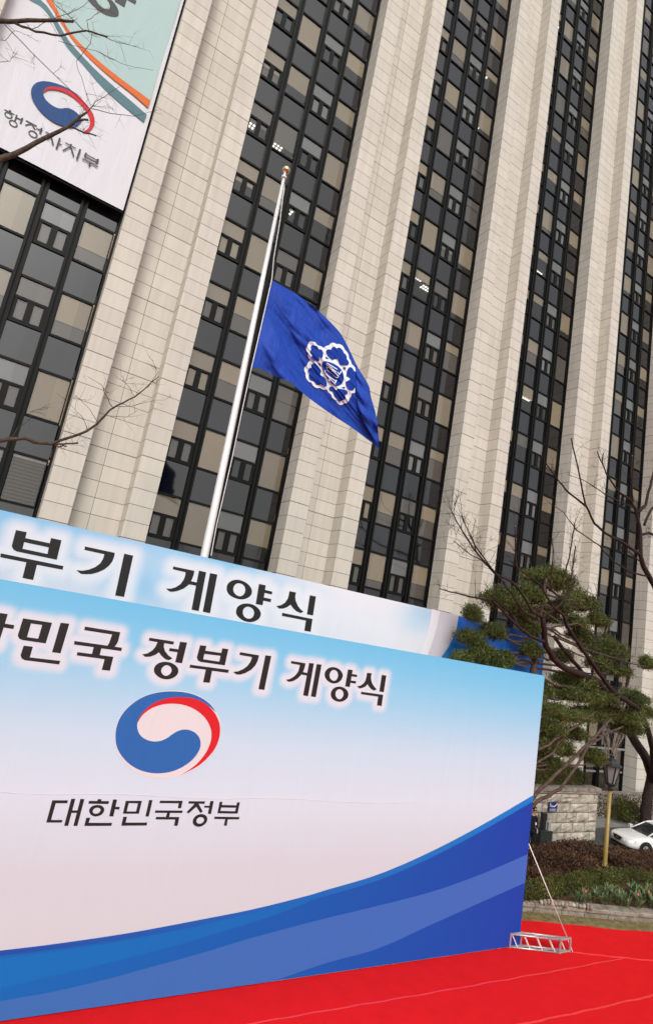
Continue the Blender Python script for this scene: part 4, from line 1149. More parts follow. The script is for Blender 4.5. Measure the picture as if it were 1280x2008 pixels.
# row of pale edging stones behind the kerb
rs_ = random.Random(9)
for i_ in range(15):
    t_ = i_ / 14; c_ = on_z(1060 + 98 * t_, 1771 + 10 * t_ + rs_.uniform(-1, 1), .33)
    m_ = MB(); r0_ = rs_.uniform(.065, .10)
    m_.lathe(0, 0, [(r0_ * .75, -.03), (r0_, .03), (r0_ * .9, .09), (r0_ * .55, .135), (.01, .145)], 9)
    o = m_.build('edging_stone', M['kerbstone'] if i_ % 3 else M['rock'], loc=tuple(float(v) for v in c_), rz=rs_.uniform(0, 6), smooth=True)
    o.scale = (1.0, rs_.uniform(.6, .9), rs_.uniform(.7, 1.1))
    tag(o, 'pale rounded edging stone in the short row between kerb and box hedge', 'stone', 'edging stones behind the kerb')
# clipped hedge on the stone wall
def hedge(name, fnpts, size, n_per, material, root):
    return leaves(fnpts, size, n_per, name, material, root, up=.35)
hx = empty('clipped_hedge', (WX0, WY + .35, WHT + .15))
tag(hx, 'box clipped green hedge running along the top of the granite wall', 'hedge')
pts, tn = [], []
HXL = 7.35
for _ in range(5200):
    f_ = random.random(); x = random.uniform(0, HXL)
    if f_ < .45: q = (x, random.uniform(-.06, .06), random.uniform(0, .72))
    elif f_ < .85: q = (x, random.uniform(0, 1.2), .72 + random.uniform(-.06, .06))
    else: q = (HXL + random.uniform(-.08, .05), random.uniform(0, 1.2), random.uniform(0, .72))
    pts.append(q); tn.append(.5 + .22 * math.sin(q[0] * 3.1 + q[2] * 4) + random.uniform(-.3, .3))
leaves(pts, .085, 3, 'foliage', M['box'], hx, up=.35, tones=np.array(tn))
MB().box(.06, .06, 0, HXL - .08, 1.15, .66).build('twigs', M['bark_green'], hx)

# bronze azalea mass and the low box hedge in the bed
AZT = np.array([on_y(x, y, 16.6) for x, y in ((960, 1690), (1040, 1670), (1075, 1657), (1110, 1652), (1180, 1657), (1240, 1669), (1280, 1677), (1400, 1690))])
def top_az(x, y):
    return np.interp(x, AZT[:, 0], AZT[:, 2]) - .20 - .06 * max(0, 16.6 - y) + .05 * math.sin(x * 2.1 + y) + .04 * math.sin(y * 2.7 - x)
def hedge_line(px):   # foot of the box hedge
    return np.interp(px, [900, 1030, 1075, 1150, 1210, 1280, 1340], [0] * 7)
HL = [on_z(x, y, .33)[:2] for x, y in ((960, 1768), (1030, 1764), (1075, 1760), (1150, 1744), (1210, 1734), (1280, 1738), (1350, 1752))]
HL = np.array(HL); HLp = np.array(bez([tuple(p) for p in HL], 10))
az = empty('azalea_hedge', (24.5, 16.6, .3))
tag(az, 'broad mound of bronze brown azalea around the lamp post foot', 'hedge')
pts, tn, core = [], [], MB()
for _ in range(15000):
    x, y = random.uniform(17.5, 34), random.uniform(14.4, 16.9)
    yl = np.interp(x, HLp[:, 0], HLp[:, 1]) + .55
    if y < yl or (y < 15.95 and abs(x - LP[0]) < .5): continue
    zt = top_az(x, y)
    if y < yl + .3: zt *= .75 + .25 * (y - yl) / .3
    d = random.betavariate(1, 5) * .5
    pts.append((x - 24.5, y - 16.6, max(.03, zt - d - .3 + .12))); tn.append(np.clip(.45 + .25 * math.sin(x * 2.3 + y * 3) + random.uniform(-.35, .35), 0, 1))
leaves(pts, .095, 4, 'foliage', M['azalea'], az, up=.35, tones=np.array(tn))
xs = np.linspace(17.5, 34, 50)
for a, b_ in zip(xs[:-1], xs[1:]):
    for y0, y1 in zip(np.linspace(0, 1, 6)[:-1], np.linspace(0, 1, 6)[1:]):
        q = []
        for x, t in ((a, y0), (b_, y0), (b_, y1), (a, y1)):
            yl = np.interp(x, HLp[:, 0], HLp[:, 1]) + .6; y = yl + (16.9 - yl) * t
            q.append((x - 24.5, y - 16.6, (top_az(x, y) - .42) * (1 if t > 0 else .3)))
        core.quad(*q)
    q = [(a - 24.5, .3, top_az(a, 16.9) - .42), (b_ - 24.5, .3, top_az(b_, 16.9) - .42), (b_ - 24.5, .35, -.3), (a - 24.5, .35, -.3)]; core.quad(*q)
core.build('branch_mass', mat('dark_azalea_twigs', (.035, .018, .012, 1), .95, .1, noise=.5, nscale=12), az)
gh = empty('box_hedge', (float(HL[3][0]), float(HL[3][1]), .3))
tag(gh, 'low curving green box hedge between the bronze azaleas and the tulip bed', 'hedge')
pts, tn = [], []; cum = np.r_[0, np.cumsum(np.linalg.norm(np.diff(HLp, axis=0), axis=1))]
for _ in range(9000):
    s = random.uniform(0, cum[-1]); x, y = np.interp(s, cum, HLp[:, 0]), np.interp(s, cum, HLp[:, 1])
    th = .38 + .035 * math.sin(s * 2.3) + .02 * math.sin(s * 5.1); a = random.uniform(-.25, math.pi)
    yy, zz_ = .27 - .30 * math.cos(a), th * (.55 + .48 * math.sin(a)) if a > 0 else random.uniform(0, .5) * th
    if random.random() < .35: yy, zz_ = random.uniform(-.05, .08), random.uniform(0, .6) * th
    pts.append((x - HL[3][0] + random.uniform(-.03, .03), y + yy - HL[3][1], zz_)); tn.append(.5 + .2 * math.sin(s * 2.7) + random.uniform(-.35, .35))
leaves(pts, .07, 4, 'foliage', M['box'], gh, up=.35, tones=np.clip(np.array(tn), 0, 1))
m_ = MB(); m_.tube([(p[0] - HL[3][0], p[1] + .27 - HL[3][1], .17) for p in HLp[::3]], .2, 8); m_.build('twigs', M['bark_green'], gh)
# tulips
def tulip_root(flower, seed):
    r = random.Random(seed); t = empty('tulip_plant'); V, Fc = [], []
    m_ = MB()
    for i in range(9):
        a = r.uniform(0, 6.28); l = r.uniform(.24, .40); w = r.uniform(.018, .030); lean = r.uniform(.25, .8)
        d = np.array([math.cos(a), math.sin(a), 0]); sd_ = np.array([-d[1], d[0], 0]); pr = None
        for k in range(5):
            u = k / 4; c = d * l * lean * u * u + np.array([0, 0, l * (u - .25 * lean * u * u)]); ww = w * math.sin(math.pi * (.12 + .86 * u)) * (1 if k < 4 else .1)
            q = (c - sd_ * ww, c + np.array([0, 0, -.006]) + d * .0, c + sd_ * ww)
            if pr is not None:
                m_.quad(pr[0], q[0], q[1], pr[1]); m_.quad(pr[1], q[1], q[2], pr[2])
            pr = q
    o = m_.build('leaf', M['tulip'], t, smooth=True)
    at = o.data.attributes.new('tone', 'FLOAT', 'POINT'); at.data.foreach_set('value', np.array([.35 + .3 * math.sin(i * .21) for i in range(len(o.data.vertices))], np.float32))
    if flower:
        MB().tube([(0, 0, .05), (.01, .01, .3)], .008, 5).build('stem', M['box'], t)
        MB().lathe(.01, .01, [(.01, .27), (.032, .29), (.036, .33), (.025, .37), (.01, .37)], 8).build('flower', M['petal'], t, smooth=True)
    return t
protos = [tulip_root(False, s) for s in (1, 2, 3)]
spots = []
rt_ = random.Random(12)
while len(spots) < 110:
    px, py = rt_.uniform(1125, 1300), rt_.uniform(1738, 1778)
    lo = np.interp(px, [1125, 1160, 1200, 1300], [1768, 1766, 1772, 1782]); hi = np.interp(px, [1125, 1170, 1220, 1300], [1758, 1748, 1741, 1741])
    if hi <= py <= lo: spots.append(on_z(px, py + 6, .36))
for i, p in enumerate(spots):
    if i < 3: t = protos[i]
    else: t = copy_tree(protos[i % 3])
    t.location = tuple(float(c) for c in p); t.rotation_euler = (0, 0, rt_.uniform(0, 6.28)); s = rt_.uniform(.8, 1.3); t.scale = (s, s, s)
    tag(t, 'green tulip plant not yet in flower in the bed beside the kerb', 'tulip', 'tulips without flowers in the kerbside bed')
for (px, py), lb in (((1249, 1766), 'pink tulip in bloom nearer the lamp post'), ((1270, 1760), 'pink tulip in bloom nearer the right edge of the bed'), ((1146, 1760), 'small pink tulip at the left tip of the tulip bed')):
    t = tulip_root(True, px); t.location = tuple(float(c) for c in on_z(px, py + 8, .37)); tag(t, lb, 'tulip', 'pink tulips in bloom')

# ------------------------------------------------------------------ guard, cabinet, sign
def skin_obj(name, verts, edges, radii, material, parent, sub=2):
    me = bpy.data.meshes.new(name); me.from_pydata(verts, edges, []); me.update()
    o = bpy.data.objects.new(name, me); COL.objects.link(o); o.parent = parent
    me.materials.append(material)
    md = o.modifiers.new('skin', 'SKIN'); md.use_smooth_shade = True
    if not me.skin_vertices: 
        bm = bmesh.new(); bm.from_mesh(me); bm.verts.layers.skin.verify(); bm.to_mesh(me); bm.free()
    for i, r in enumerate(radii):
        me.skin_vertices[0].data[i].radius = r if hasattr(r, '__len__') else (r, r)
        me.skin_vertices[0].data[i].use_root = (i == 0)
    sb = o.modifiers.new('smooth', 'SUBSURF'); sb.levels = sub; sb.render_levels = sub
    return o
M['skin'] = mat('face_skin', (.50, .26, .19, 1), .55, .3)
M['uniform'] = mat('black_uniform_cloth', (.012, .012, .015, 1), .8, .2)
M['glove'] = mat('white_cotton', (.75, .75, .74, 1), .8, .2)
gx = on_y(1041.5, 1625, 18.7)
man = empty('person', (float(gx[0]), 18.7, 0), math.radians(-18))
tag(man, 'guard in a black uniform and peaked cap half hidden by the backdrop edge', 'person')
V = [(0, 0, .93), (0, 0, 1.12), (0, -.01, 1.32), (0, 0, 1.45), (0, -.01, 1.54), (0, -.02, 1.63), (0, -.02, 1.70)]
R_ = [(.15, .11), (.14, .10), (.16, .11), (.09, .07), (.055, .055), (.078, .095), (.072, .088)]
E_ = [(0, 1), (1, 2), (2, 3), (3, 4), (4, 5), (5, 6)]
for s in (-1, 1):
    b0 = len(V); V += [(s * .17, 0, 1.40), (s * .235, .01, 1.14), (s * .245, -.05, .90), (s * .24, -.075, .82)]; R_ += [.058, .046, .034, .03]
    E_ += [(3, b0), (b0, b0 + 1), (b0 + 1, b0 + 2), (b0 + 2, b0 + 3)]
    b1 = len(V); V += [(s * .09, 0, .86), (s * .10, 0, .48), (s * .10, .02, .09), (s * .11, -.13, .04)]; R_ += [.085, .058, .042, .036]
    E_ += [(0, b1), (b1, b1 + 1), (b1 + 1, b1 + 2), (b1 + 2, b1 + 3)]
# nose
b2 = len(V); V.append((0, -.125, 1.64)); R_.append(.016); E_.append((5, b2))
body = skin_obj('body', V, E_, R_, M['skin'], man)
V = [(0, 0, .80), (0, 0, .98), (0, 0, 1.14), (0, -.01, 1.33), (0, 0, 1.46)]; R_ = [(.20, .15), (.18, .14), (.165, .125), (.19, .135), (.10, .085)]; E_ = [(0, 1), (1, 2), (2, 3), (3, 4)]
for s in (-1, 1):
    b0 = len(V); V += [(s * .18, 0, 1.41), (s * .245, .01, 1.14), (s * .25, -.045, .92)]; R_ += [.078, .065, .052]; E_ += [(4, b0), (b0, b0 + 1), (b0 + 1, b0 + 2)]
skin_obj('coat', V, E_, R_, M['uniform'], man)
V = [(0, 0, .90)]; R_ = [(.17, .125)]; E_ = []
for s in (-1, 1):
    b0 = len(V); V += [(s * .09, 0, .82), (s * .10, 0, .48), (s * .10, .02, .10), (s * .11, -.10, .05)]; R_ += [.10, .082, .068, .05]; E_ += [(0, b0), (b0, b0 + 1), (b0 + 1, b0 + 2), (b0 + 2, b0 + 3)]
skin_obj('trousers', V, E_, R_, M['uniform'], man)
for s in (-1, 1):     # gloved hand: palm, four fingers, thumb
    V = [(s * .25, -.06, .90), (s * .25, -.075, .83)]; R_ = [.036, (.03, .042)]; E_ = [(0, 1)]
    for k, (dy, l) in enumerate(((-.035, .062), (-.012, .075), (.011, .07), (.032, .055))):
        b0 = len(V); V += [(s * .25, -.075 + dy, .80), (s * .245, -.08 + dy, .80 - l * .55), (s * .232, -.085 + dy, .80 - l)]; R_ += [.012, .011, .009]; E_ += [(1, b0), (b0, b0 + 1), (b0 + 1, b0 + 2)]
    b0 = len(V); V += [(s * .225, -.115, .84), (s * .21, -.13, .80)]; R_ += [.013, .010]; E_ += [(1, b0), (b0, b0 + 1)]
    skin_obj('glove', V, E_, R_, M['glove'], man, 1)
MB().lathe(0, -.02, [(.10, 1.72), (.105, 1.76), (.135, 1.80), (.14, 1.83), (.10, 1.855), (.01, 1.86)], 16).build('cap', M['uniform'], man, smooth=True)
m_ = MB(); m_.add([(math.sin(a) * r, -.02 - math.cos(a) * r - .01, 1.725 - (r - .09) * .35) for a in np.linspace(-1.1, 1.1, 9) for r in (.09, .155)], [(2 * i, 2 * i + 1, 2 * i + 3, 2 * i + 2) for i in range(8)])
m_.build('cap_visor', M['uniform'], man)
MB().lathe(0, -.02, [(.108, 1.725), (.109, 1.745)], 16).build('cap_band', mat('gold_braid', (.65, .42, .12, 1), .4, .5), man)
MB().box(-.03, -.165, 1.775, .03, -.15, 1.82).build('cap_badge', bpy.data.materials['gold_braid'], man)
MB().box(.05, -.175, 1.10, .12, -.16, 1.21).build('pass_card', M['glove'], man)
for s in (-1, 1): MB().lathe(s * .03, -.105, [(.004, 1.655), (.008, 1.662), (.004, 1.669)], 8).build('eye', M['iron'], man)
# standing cabinet next to the guard
bx = on_y(1063, 1650, 18.85); bx2 = on_y(1071, 1650, 18.85)
cab = empty('control_cabinet', (float(bx[0]), 18.85, 0), math.radians(-8))
tag(cab, 'dark green metal cabinet with slim upright boxes beside the guard', 'cabinet')
M['cabgreen'] = mat('dark_green_enamel', (.030, .036, .030, 1), .5, .4)
m_ = MB(); m_.box(-.36, -.2, 0, .36, .2, .72); m_.box(-.38, -.22, .72, .38, .22, .76); m_.build('body', M['cabgreen'], cab)
m_ = MB(); m_.box(-.18, -.10, .76, .02, .1, 1.52); m_.box(-.2, -.12, 1.2, .04, -.08, 1.5); m_.build('upright_box', M['iron'], cab)
m_ = MB(); m_.box(.16, -.12, .66, .32, .06, 1.12); m_.box(.08, -.03, .76, .14, .03, 1.42); m_.build('grey_unit', mat('grey_enamel', (.32, .31, .30, 1), .5, .4), cab)
m_ = MB(); m_.box(-.30, -.204, .08, .30, -.2, .64); m_.build('door', M['cabgreen'], cab)
# blue sign
s0, s1 = on_y(1076.5, 1573, WY - .16), on_y(1091, 1591.5, WY - .16)
sg = empty('wheelchair_sign', (float(s0[0]), WY - .16, float(s1[2])))
tag(sg, 'small blue sign with a white wheelchair symbol on the granite wall', 'sign')
w, h = float(s1[0] - s0[0]), float(s0[2] - s1[2])
MB().box(0, 0, 0, w, .03, h).build('plate', mat('navy_sign_enamel', (.020, .030, .13, 1), .35, .5), sg)
wh = mat('white_sign_paint', (.80, .80, .80, 1), .5, .3); m_ = MB()
sf = lambda a, b_: (a * w, -.004, b_ * h)
for i, lp in enumerate([ring((.30, .58), .17, .10, 0, .05, 20), [stroke((.12, .90), (.18, .66), .07)], [stroke((.42, .56), (.62, .56), .07)], [stroke((.60, .54), (.88, .74), .08)], [stroke((.90, .70), (.92, .90), .09)], [stroke((.55, .48), (.80, .64), .05)]]):
    m_.poly(lp, lambda a, b_, i=i: (a * w, -.004 - .0008 * i, b_ * h))
m_.build('wheelchair_symbol', wh, sg)
m_ = MB()
for r, z in enumerate((.26, .12)):
    for k in range(7 - r): m_.poly([[(.1 + k * .12, z - .035), (.18 + k * .12, z - .035), (.18 + k * .12, z + .035), (.1 + k * .12, z + .035)], [(.125 + k * .12, z - .01), (.155 + k * .12, z - .01), (.155 + k * .12, z + .012), (.125 + k * .12, z + .012)]], sf)
m_.build('small_lettering', wh, sg)

# ------------------------------------------------------------------ white car
M['carwhite'] = mat('white_car_paint', (.78, .77, .74, 1), .25, .5, coat=.6)
M['carglass'] = mat('dark_car_glass', (.02, .024, .024, 1), .05, .6)
M['rubber'] = mat('black_rubber', (.015, .015, .015, 1), .8, .2)
M['chrome'] = mat('chrome', (.75, .75, .75, 1), .12, .5, metal=1.0)
M['alloy'] = mat('silver_alloy', (.55, .55, .55, 1), .3, .5, metal=.8)
M['headlamp'] = mat('clear_headlamp', (.70, .70, .68, 1), .08, .6)
CAR = dict(px=1263, py=1660)
cw_ = on_z(1263, 1666, .30); ca_ = math.radians(160); CS = .96
car = empty('parked_car', (float(cw_[0]) - CS * (1.42 * math.cos(ca_) - .80 * math.sin(ca_)), float(cw_[1]) - CS * (1.42 * math.sin(ca_) + .80 * math.cos(ca_)), -.012), ca_)     # local +x is forward
car.scale = (CS, CS, CS)
tag(car, 'white saloon car with a dark oval grille waiting behind the azalea hedge', 'car')
# stations: x from tail to nose : (x, half width, sill, hood/deck height at centre, shoulder height)
ST_ = [(-2.38, .70, .38, .78, .74), (-2.30, .80, .26, .98, .90), (-1.9, .87, .22, 1.04, .95), (-1.3, .89, .20, 1.05, .95), (-.6, .90, .20, 1.0, .94), (.2, .90, .20, .98, .93), (.75, .90, .20, .97, .92), (1.2, .89, .20, .95, .86), (1.7, .88, .20, .88, .80), (2.1, .83, .22, .80, .72), (2.30, .74, .26, .70, .62), (2.40, .60, .34, .58, .54)]
m_ = MB(); secs = []
for x, w, sl, ht, sh in ST_:
    half = [(0, sl), (w * .80, sl), (w * .96, sl + .10), (w, (sl + sh) / 2 + .02), (w * .985, sh - .06), (w * .93, sh), (w * .80, sh + (ht - sh) * .55), (w * .45, ht - .012), (0, ht)]
    secs.append([(x, y, z) for y, z in half] + [(x, -y, z) for y, z in half[-2:0:-1]])
n = len(secs[0])
for s_ in secs: m_.v += s_
for i in range(len(secs) - 1):
    for k in range(n): m_.f.append([i * n + k, i * n + (k + 1) % n, (i + 1) * n + (k + 1) % n, (i + 1) * n + k]); m_.mi.append(0)
m_.f += [list(range(n))[::-1], [(len(secs) - 1) * n + k for k in range(n)]]; m_.mi += [0, 0]
b_ = fixn(m_.build('body', M['carwhite'], car, smooth=True)); sd_ = b_.modifiers.new('smooth', 'SUBSURF'); sd_.levels = 2; sd_.render_levels = 2
# cabin: lower ring on the shoulders, roof above
lo_ = [(1.12, .66, .93), (.62, .80, .95), (-.5, .82, .97), (-1.25, .80, .98), (-1.72, .66, 1.02)]
up_ = [(.28, .54, 1.37), (.0, .585, 1.42), (-.5, .60, 1.445), (-.95, .585, 1.425), (-1.22, .54, 1.38)]
m_ = MB(); roof = [(x, y, z) for x, y, z in up_] + [(x, -y, z) for x, y, z in up_[::-1]]
mid_ = [(x, 0, z + .035) for x, y, z in up_]
m_.v = [(x, y, z) for x, y, z in up_] + mid_ + [(x, -y, z) for x, y, z in up_]
for i in range(4):
    for r in range(2): m_.f.append([r * 5 + i, r * 5 + i + 1, (r + 1) * 5 + i + 1, (r + 1) * 5 + i]); m_.mi.append(0)
def pillar(a, b_, t): m_.tube([a, b_], t, 6)
for s in (1, -1):
    sy = lambda p, s=s: (p[0], p[1] * s, p[2])
    m_.tube([sy(lo_[0]), sy(up_[0])], .035, 6); m_.tube([sy(lo_[2]), sy(up_[2])], .04, 6); m_.tube([sy(lo_[4]), sy(up_[4])], .06, 6)
    m_.tube([sy(p) for p in up_], .03, 6)
m_.tube([up_[0], (.31, 0, 1.41), (.28, -.54, 1.37)], .025, 6)
fixn(m_.build('roof', M['carwhite'], car, smooth=True))
m_ = MB(); m_.add([lo_[0], (1.22, 0, .95), (1.12, -.66, .93), (.28, -.54, 1.36), (.31, 0, 1.395), (.28, .54, 1.36)], [(0, 1, 4, 5), (1, 2, 3, 4)]); fixn(m_.build('windscreen', M['carglass'], car, smooth=True))
m_ = MB(); m_.add([lo_[4], (-1.80, 0, 1.04), (-1.72, -.66, 1.02), (-1.22, -.54, 1.37), (-1.25, 0, 1.40), (-1.22, .54, 1.37)], [(0, 1, 4, 5), (1, 2, 3, 4)]); fixn(m_.build('rear_window', M['carglass'], car, smooth=True))
for s in (1, -1):
    m_ = MB(); P = [(x, y * s * .995, z) for x, y, z in lo_] ; Q = [(x, y * s * .995, z) for x, y, z in up_]
    for i in range(4): m_.quad(P[i], P[i + 1], Q[i + 1], Q[i])
    m_.build('side_window', M['carglass'], car)
    m_ = MB(); m_.box(.78, s * .86 - .0, .92, .96, s * 1.04, 1.06) if s > 0 else m_.box(.78, -1.04, .92, .96, -.86, 1.06); m_.build('wing_mirror', M['carwhite'], car)
    m_ = MB()
    q = [(2.335, s * .40, .66), (2.20, s * .66, .70), (1.98, s * .845, .72), (1.98, s * .868, .60), (2.22, s * .76, .53), (2.40, s * .42, .52)]
    q = [(x + .015, y * 1.01, z) for x, y, z in q]
    m_.add(q + [(2.22, s * .66, .62)], [(i, (i + 1) % 6, 6) for i in range(6)]); fixn(m_.build('headlight', M['headlamp'], car))
    for x in (1.42, -1.38):
        wv = empty('wheel', (x, s * .80, .325)); wv.parent = car
        def ylathe(prof, nn=24):
            t = MB(); vs = []
            for r, y in prof:
                for k in range(nn): a = 2 * math.pi * k / nn; vs.append((r * math.cos(a), s * y, r * math.sin(a)))
            fs = [(i * nn + k, i * nn + (k + 1) % nn, (i + 1) * nn + (k + 1) % nn, (i + 1) * nn + k) for i in range(len(prof) - 1) for k in range(nn)]
            return t.add(vs, fs)
        fixn(ylathe([(.20, -.10), (.31, -.10), (.325, -.07), (.325, .09), (.31, .115), (.215, .12), (.205, .09)]).build('tyre', M['rubber'], wv, smooth=True))
        rm = ylathe([(.205, .02), (.205, .11), (.19, .112), (.185, .05)])
        for k in range(5):
            a = 2 * math.pi * k / 5; c_, s_2 = math.cos(a), math.sin(a)
            rm.quad((c_ * .03 - s_2 * .045, s * .105, s_2 * .03 + c_ * .045), (c_ * .03 + s_2 * .045, s * .105, s_2 * .03 - c_ * .045), (c_ * .2 + s_2 * .028, s * .095, s_2 * .2 - c_ * .028), (c_ * .2 - s_2 * .028, s * .095, s_2 * .2 + c_ * .028))
        rm.build('rim', M['alloy'], wv)
        ylathe([(.0, .0), (.205, .0)]).build('brake', M['iron'], wv)
        ar = MB(); vs = []
        for k in range(25):
            a = -.15 + (math.pi + .3) * k / 24
            vs += [(x + .40 * math.cos(a), s * .905, .325 + .40 * math.sin(a)), (x + .33 * math.cos(a), s * .907, .325 + .33 * math.sin(a))]
        ar.add(vs, [(2 * k, 2 * k + 1, 2 * k + 3, 2 * k + 2) for k in range(24)]); ar.build('wheel_arch', M['rubber'], car)
m_ = MB(); g_ = [(2.375, .34, .655), (2.39, .0, .675), (2.375, -.34, .655), (2.43, -.22, .47), (2.435, 0, .455), (2.43, .22, .47)]
m_.add([(x + .035, y, z) for x, y, z in g_], [(0, 1, 4, 5), (1, 2, 3, 4)]); m_.build('grille', M['rubber'], car)
m_ = MB(); m_.tube([(x + .045, y, z) for x, y, z in g_ + g_[:1]], .014, 6); m_.build('grille_surround', M['chrome'], car)
m_ = MB(); t_ = [(2.455, .07 * math.cos(a), .575 + .04 * math.sin(a)) for a in np.linspace(0, 2 * math.pi, 17)]; m_.tube(t_, .009, 5); m_.build('badge', M['chrome'], car)
m_ = MB(); m_.box(2.30, -.5, .24, 2.425, .5, .33); m_.build('air_intake', M['rubber'], car)
m_ = MB(); m_.tube([(.95, .905, .62), (-.05, .912, .64), (-1.0, .905, .64)], .012, 4); m_.build('side_moulding', M['carwhite'], car)

# ------------------------------------------------------------------ trees
def limb3(pts):
    """picture polyline with distances -> 3-D points"""
    return [on_y(x, y, Y) for x, y, Y in pts]
def px2m(p): return to_px(p)[2] / F
def crook(P, amt, r, sub=3):
    """adds small natural wobble to a 3-D polyline"""
    out = []
    for a, b_ in zip(P[:-1], P[1:]):
        for t in np.linspace(0, 1, sub, endpoint=False):
            q = a + (b_ - a) * t
            if 0 < t: q = q + np.array([r.gauss(0, amt), r.gauss(0, amt), r.gauss(0, amt)])
            out.append(q)
    out.append(P[-1]); return out
def add_limb(m_, pts, r0, r1, r, amt=.02, n=8):
    P = crook(limb3(pts), amt, r); k = len(P)
    R_ = [(r0 + (r1 - r0) * i / (k - 1)) * px2m(P[i]) * (.95 if n >= 8 and r0 > 1.5 and r0 < 11 else .9) for i in range(k)]
    m_.tube(P, R_, n); return P, R_
def twigs(m_, P, count, length, rad, r, bias=(0, 0, .5), depth=2, spread=.9, flat=.5, start=.15):
    for _ in range(count):
        i = r.uniform(start, .999) * (len(P) - 1); a = int(i); b_ = P[a] + (P[a + 1] - P[a]) * (i - a)
        d = P[a + 1] - P[a]; d = d / (np.linalg.norm(d) + 1e-9)
        v = d * .6 + np.array([r.gauss(0, spread), r.gauss(0, spread * flat), r.gauss(0, spread)]) + np.array(bias); v /= np.linalg.norm(v)
        L_ = length * r.uniform(.4, 1.2); Q = [b_]; w = v.copy()
        for k in range(5):
            w = w + np.array([r.gauss(0, .16), r.gauss(0, .10), r.gauss(0, .16) + .03]); w /= np.linalg.norm(w); Q.append(Q[-1] + w * L_ / 5)
        m_.tube(Q, [rad * (1 - .8 * k / 5) for k in range(6)], 4, cap=False)
        if depth > 1: twigs(m_, Q, r.randint(1, 4), length * .5, rad * .55, r, bias, depth - 1, spread, flat, .2)
def cuts(m_, P, R_): 
    d = P[-1] - P[-2]; d /= np.linalg.norm(d); m_.tube([P[-1] - d * .002, P[-1] + d * .012], R_[-1] * .98, 8)

# --- pruned dark tree in front of the pine
rr = random.Random(31)
ta = empty('bare_tree', (38.0, 20.4, 0))
tag(ta, 'leafless dark reddish tree with pruned limbs leaning left across the pine', 'tree')
AO = np.array(ta.location)
class LB(MB):
    """MB whose points are given in world space"""
    def __init__(self, o): super().__init__(); self.o = o
    def add(self, vs, fs): return super().add([np.asarray(v) - self.o for v in vs], fs)
m_ = LB(AO); tw = m_; ct = LB(AO)
base = [(1262, 1640, 20.4), (1265, 1600, 20.4), (1268, 1565, 20.4), (1277, 1520, 20.3)]
Pm, _ = add_limb(m_, base, 12, 10, rr, .02, 12)
fwdY = lambda pts: [(x, y, float(np.interp(Y, [15.6, 17.1, 18.3, 19.2, 19.7, 20.3], [12.5, 12.9, 14.4, 16.2, 17.5, 20.3]))) for x, y, Y in pts]
P1a, R1a = add_limb(m_, fwdY([(1277,1520,20.3),(1262,1480,20.2),(1236,1440,19.9),(1224,1418,19.7),(1201,1375,19.2),(1175,1341,18.8),(1145,1324,18.3),(1109,1311,17.9),(1083,1291,17.6),(1070,1268,17.4),(1067,1237,17.2),(1063,1211,17.1)]), 9.5, 5.2, rr, .015, 10)
L = [([(1280,1535,20.3),(1279,1470,19.9),(1268,1428,19.6),(1247,1387,19.1),(1214,1366,18.7),(1198,1352,18.5),(1181,1329,18.3),(1155,1293,17.9),(1132,1260,17.5),(1113,1231,17.2),(1104,1208,17.0),(1086,1191,16.9),(1070,1168,16.8),(1057,1145,16.7),(1017,1116,16.4),(998,1098,16.3)], 6.5, 1.0),
     ([(1221,1418,19.6),(1208,1395,19.4),(1175,1359,18.9),(1149,1329,18.5),(1132,1306,18.2),(1103,1273,17.8),(1083,1244,17.5)], 4.6, 3.6),
     ([(1063,1211,17.1),(1044,1201,17.0),(1021,1162,16.8),(1004,1142,16.7),(968,1123,16.5),(939,1090,16.2),(905,1040,16.0),(890,1012,15.9)], 3.6, 1.0),
     ([(1046,1212,17.0),(1024,1198,16.8),(1004,1165,16.5),(975,1129,16.3),(938,1080,16.0),(920,1050,15.9)], 3.0, .9),
     ([(1065,1258,17.3),(1044,1250,17.2),(1021,1234,16.9),(991,1205,16.6),(962,1175,16.2),(919,1170,15.9),(893,1162,15.7),(860,1154,15.6)], 3.8, 1.1),
     ([(1021,1234,16.9),(1000,1200,16.6),(985,1188,16.5),(965,1172,16.3)], 1.8, 1.0),
     ([(968,1123,16.5),(948,1102,16.3),(912,1080,16.1),(888,1060,15.9)], 1.5, .7),
     ([(1063,1211,17.1),(1086,1195,17.1),(1100,1183,17.0),(1120,1150,17.0),(1128,1140,17.0)], 2.8, 1.5),
     ([(1012,1125,16.5),(1010,1075,16.4),(1009,1032,16.3)], 1.7, 1.5), ([(1100,1150,17),(1110,1110,17),(1120,1065,17),(1126,1025,17)], 1.6, 1.1),
     ([(1117,1140,17),(1121,1115,17),(1128,1071,17)], 1.5, 1.2), ([(1079,1160,16.9),(1080,1135,16.9),(1084,1080,16.8),(1082,1055,16.8)], 1.8, .9),
     ([(1100,1190,17),(1125,1192,17),(1160,1178,17.1),(1172,1160,17.1)], 1.3, .6), ([(1155,1293,17.9),(1165,1260,17.9),(1188,1235,18)], 1.2, .5), ([(1181,1329,18.3),(1200,1300,18.4),(1230,1280,18.5)], 1.4, .6),
     ([(890,1012,15.9),(885,1000,15.9)], 1, .6), ([(939,1090,16.2),(925,1055,16.1),(905,1012,16.0)], 1.3, .8)]
limbsA = [Pm, P1a]

for pts, r0, r1 in L:
    P, R_ = add_limb(m_, fwdY(pts), r0, r1, rr, .012, 8); limbsA.append(P)
    if r1 >= 1.1: cuts(ct, P, R_)
for P in limbsA[2:]: twigs(tw, P, 11, .85, .0075, rr, (0, 0, .35), 3)
twigs(tw, P1a, 12, 1.0, .009, rr, (0, 0, .3), 3)
m_.build('trunk', M['bark_dark'], ta, smooth=True); ct.build('pruning_cut', M['cut'], ta)

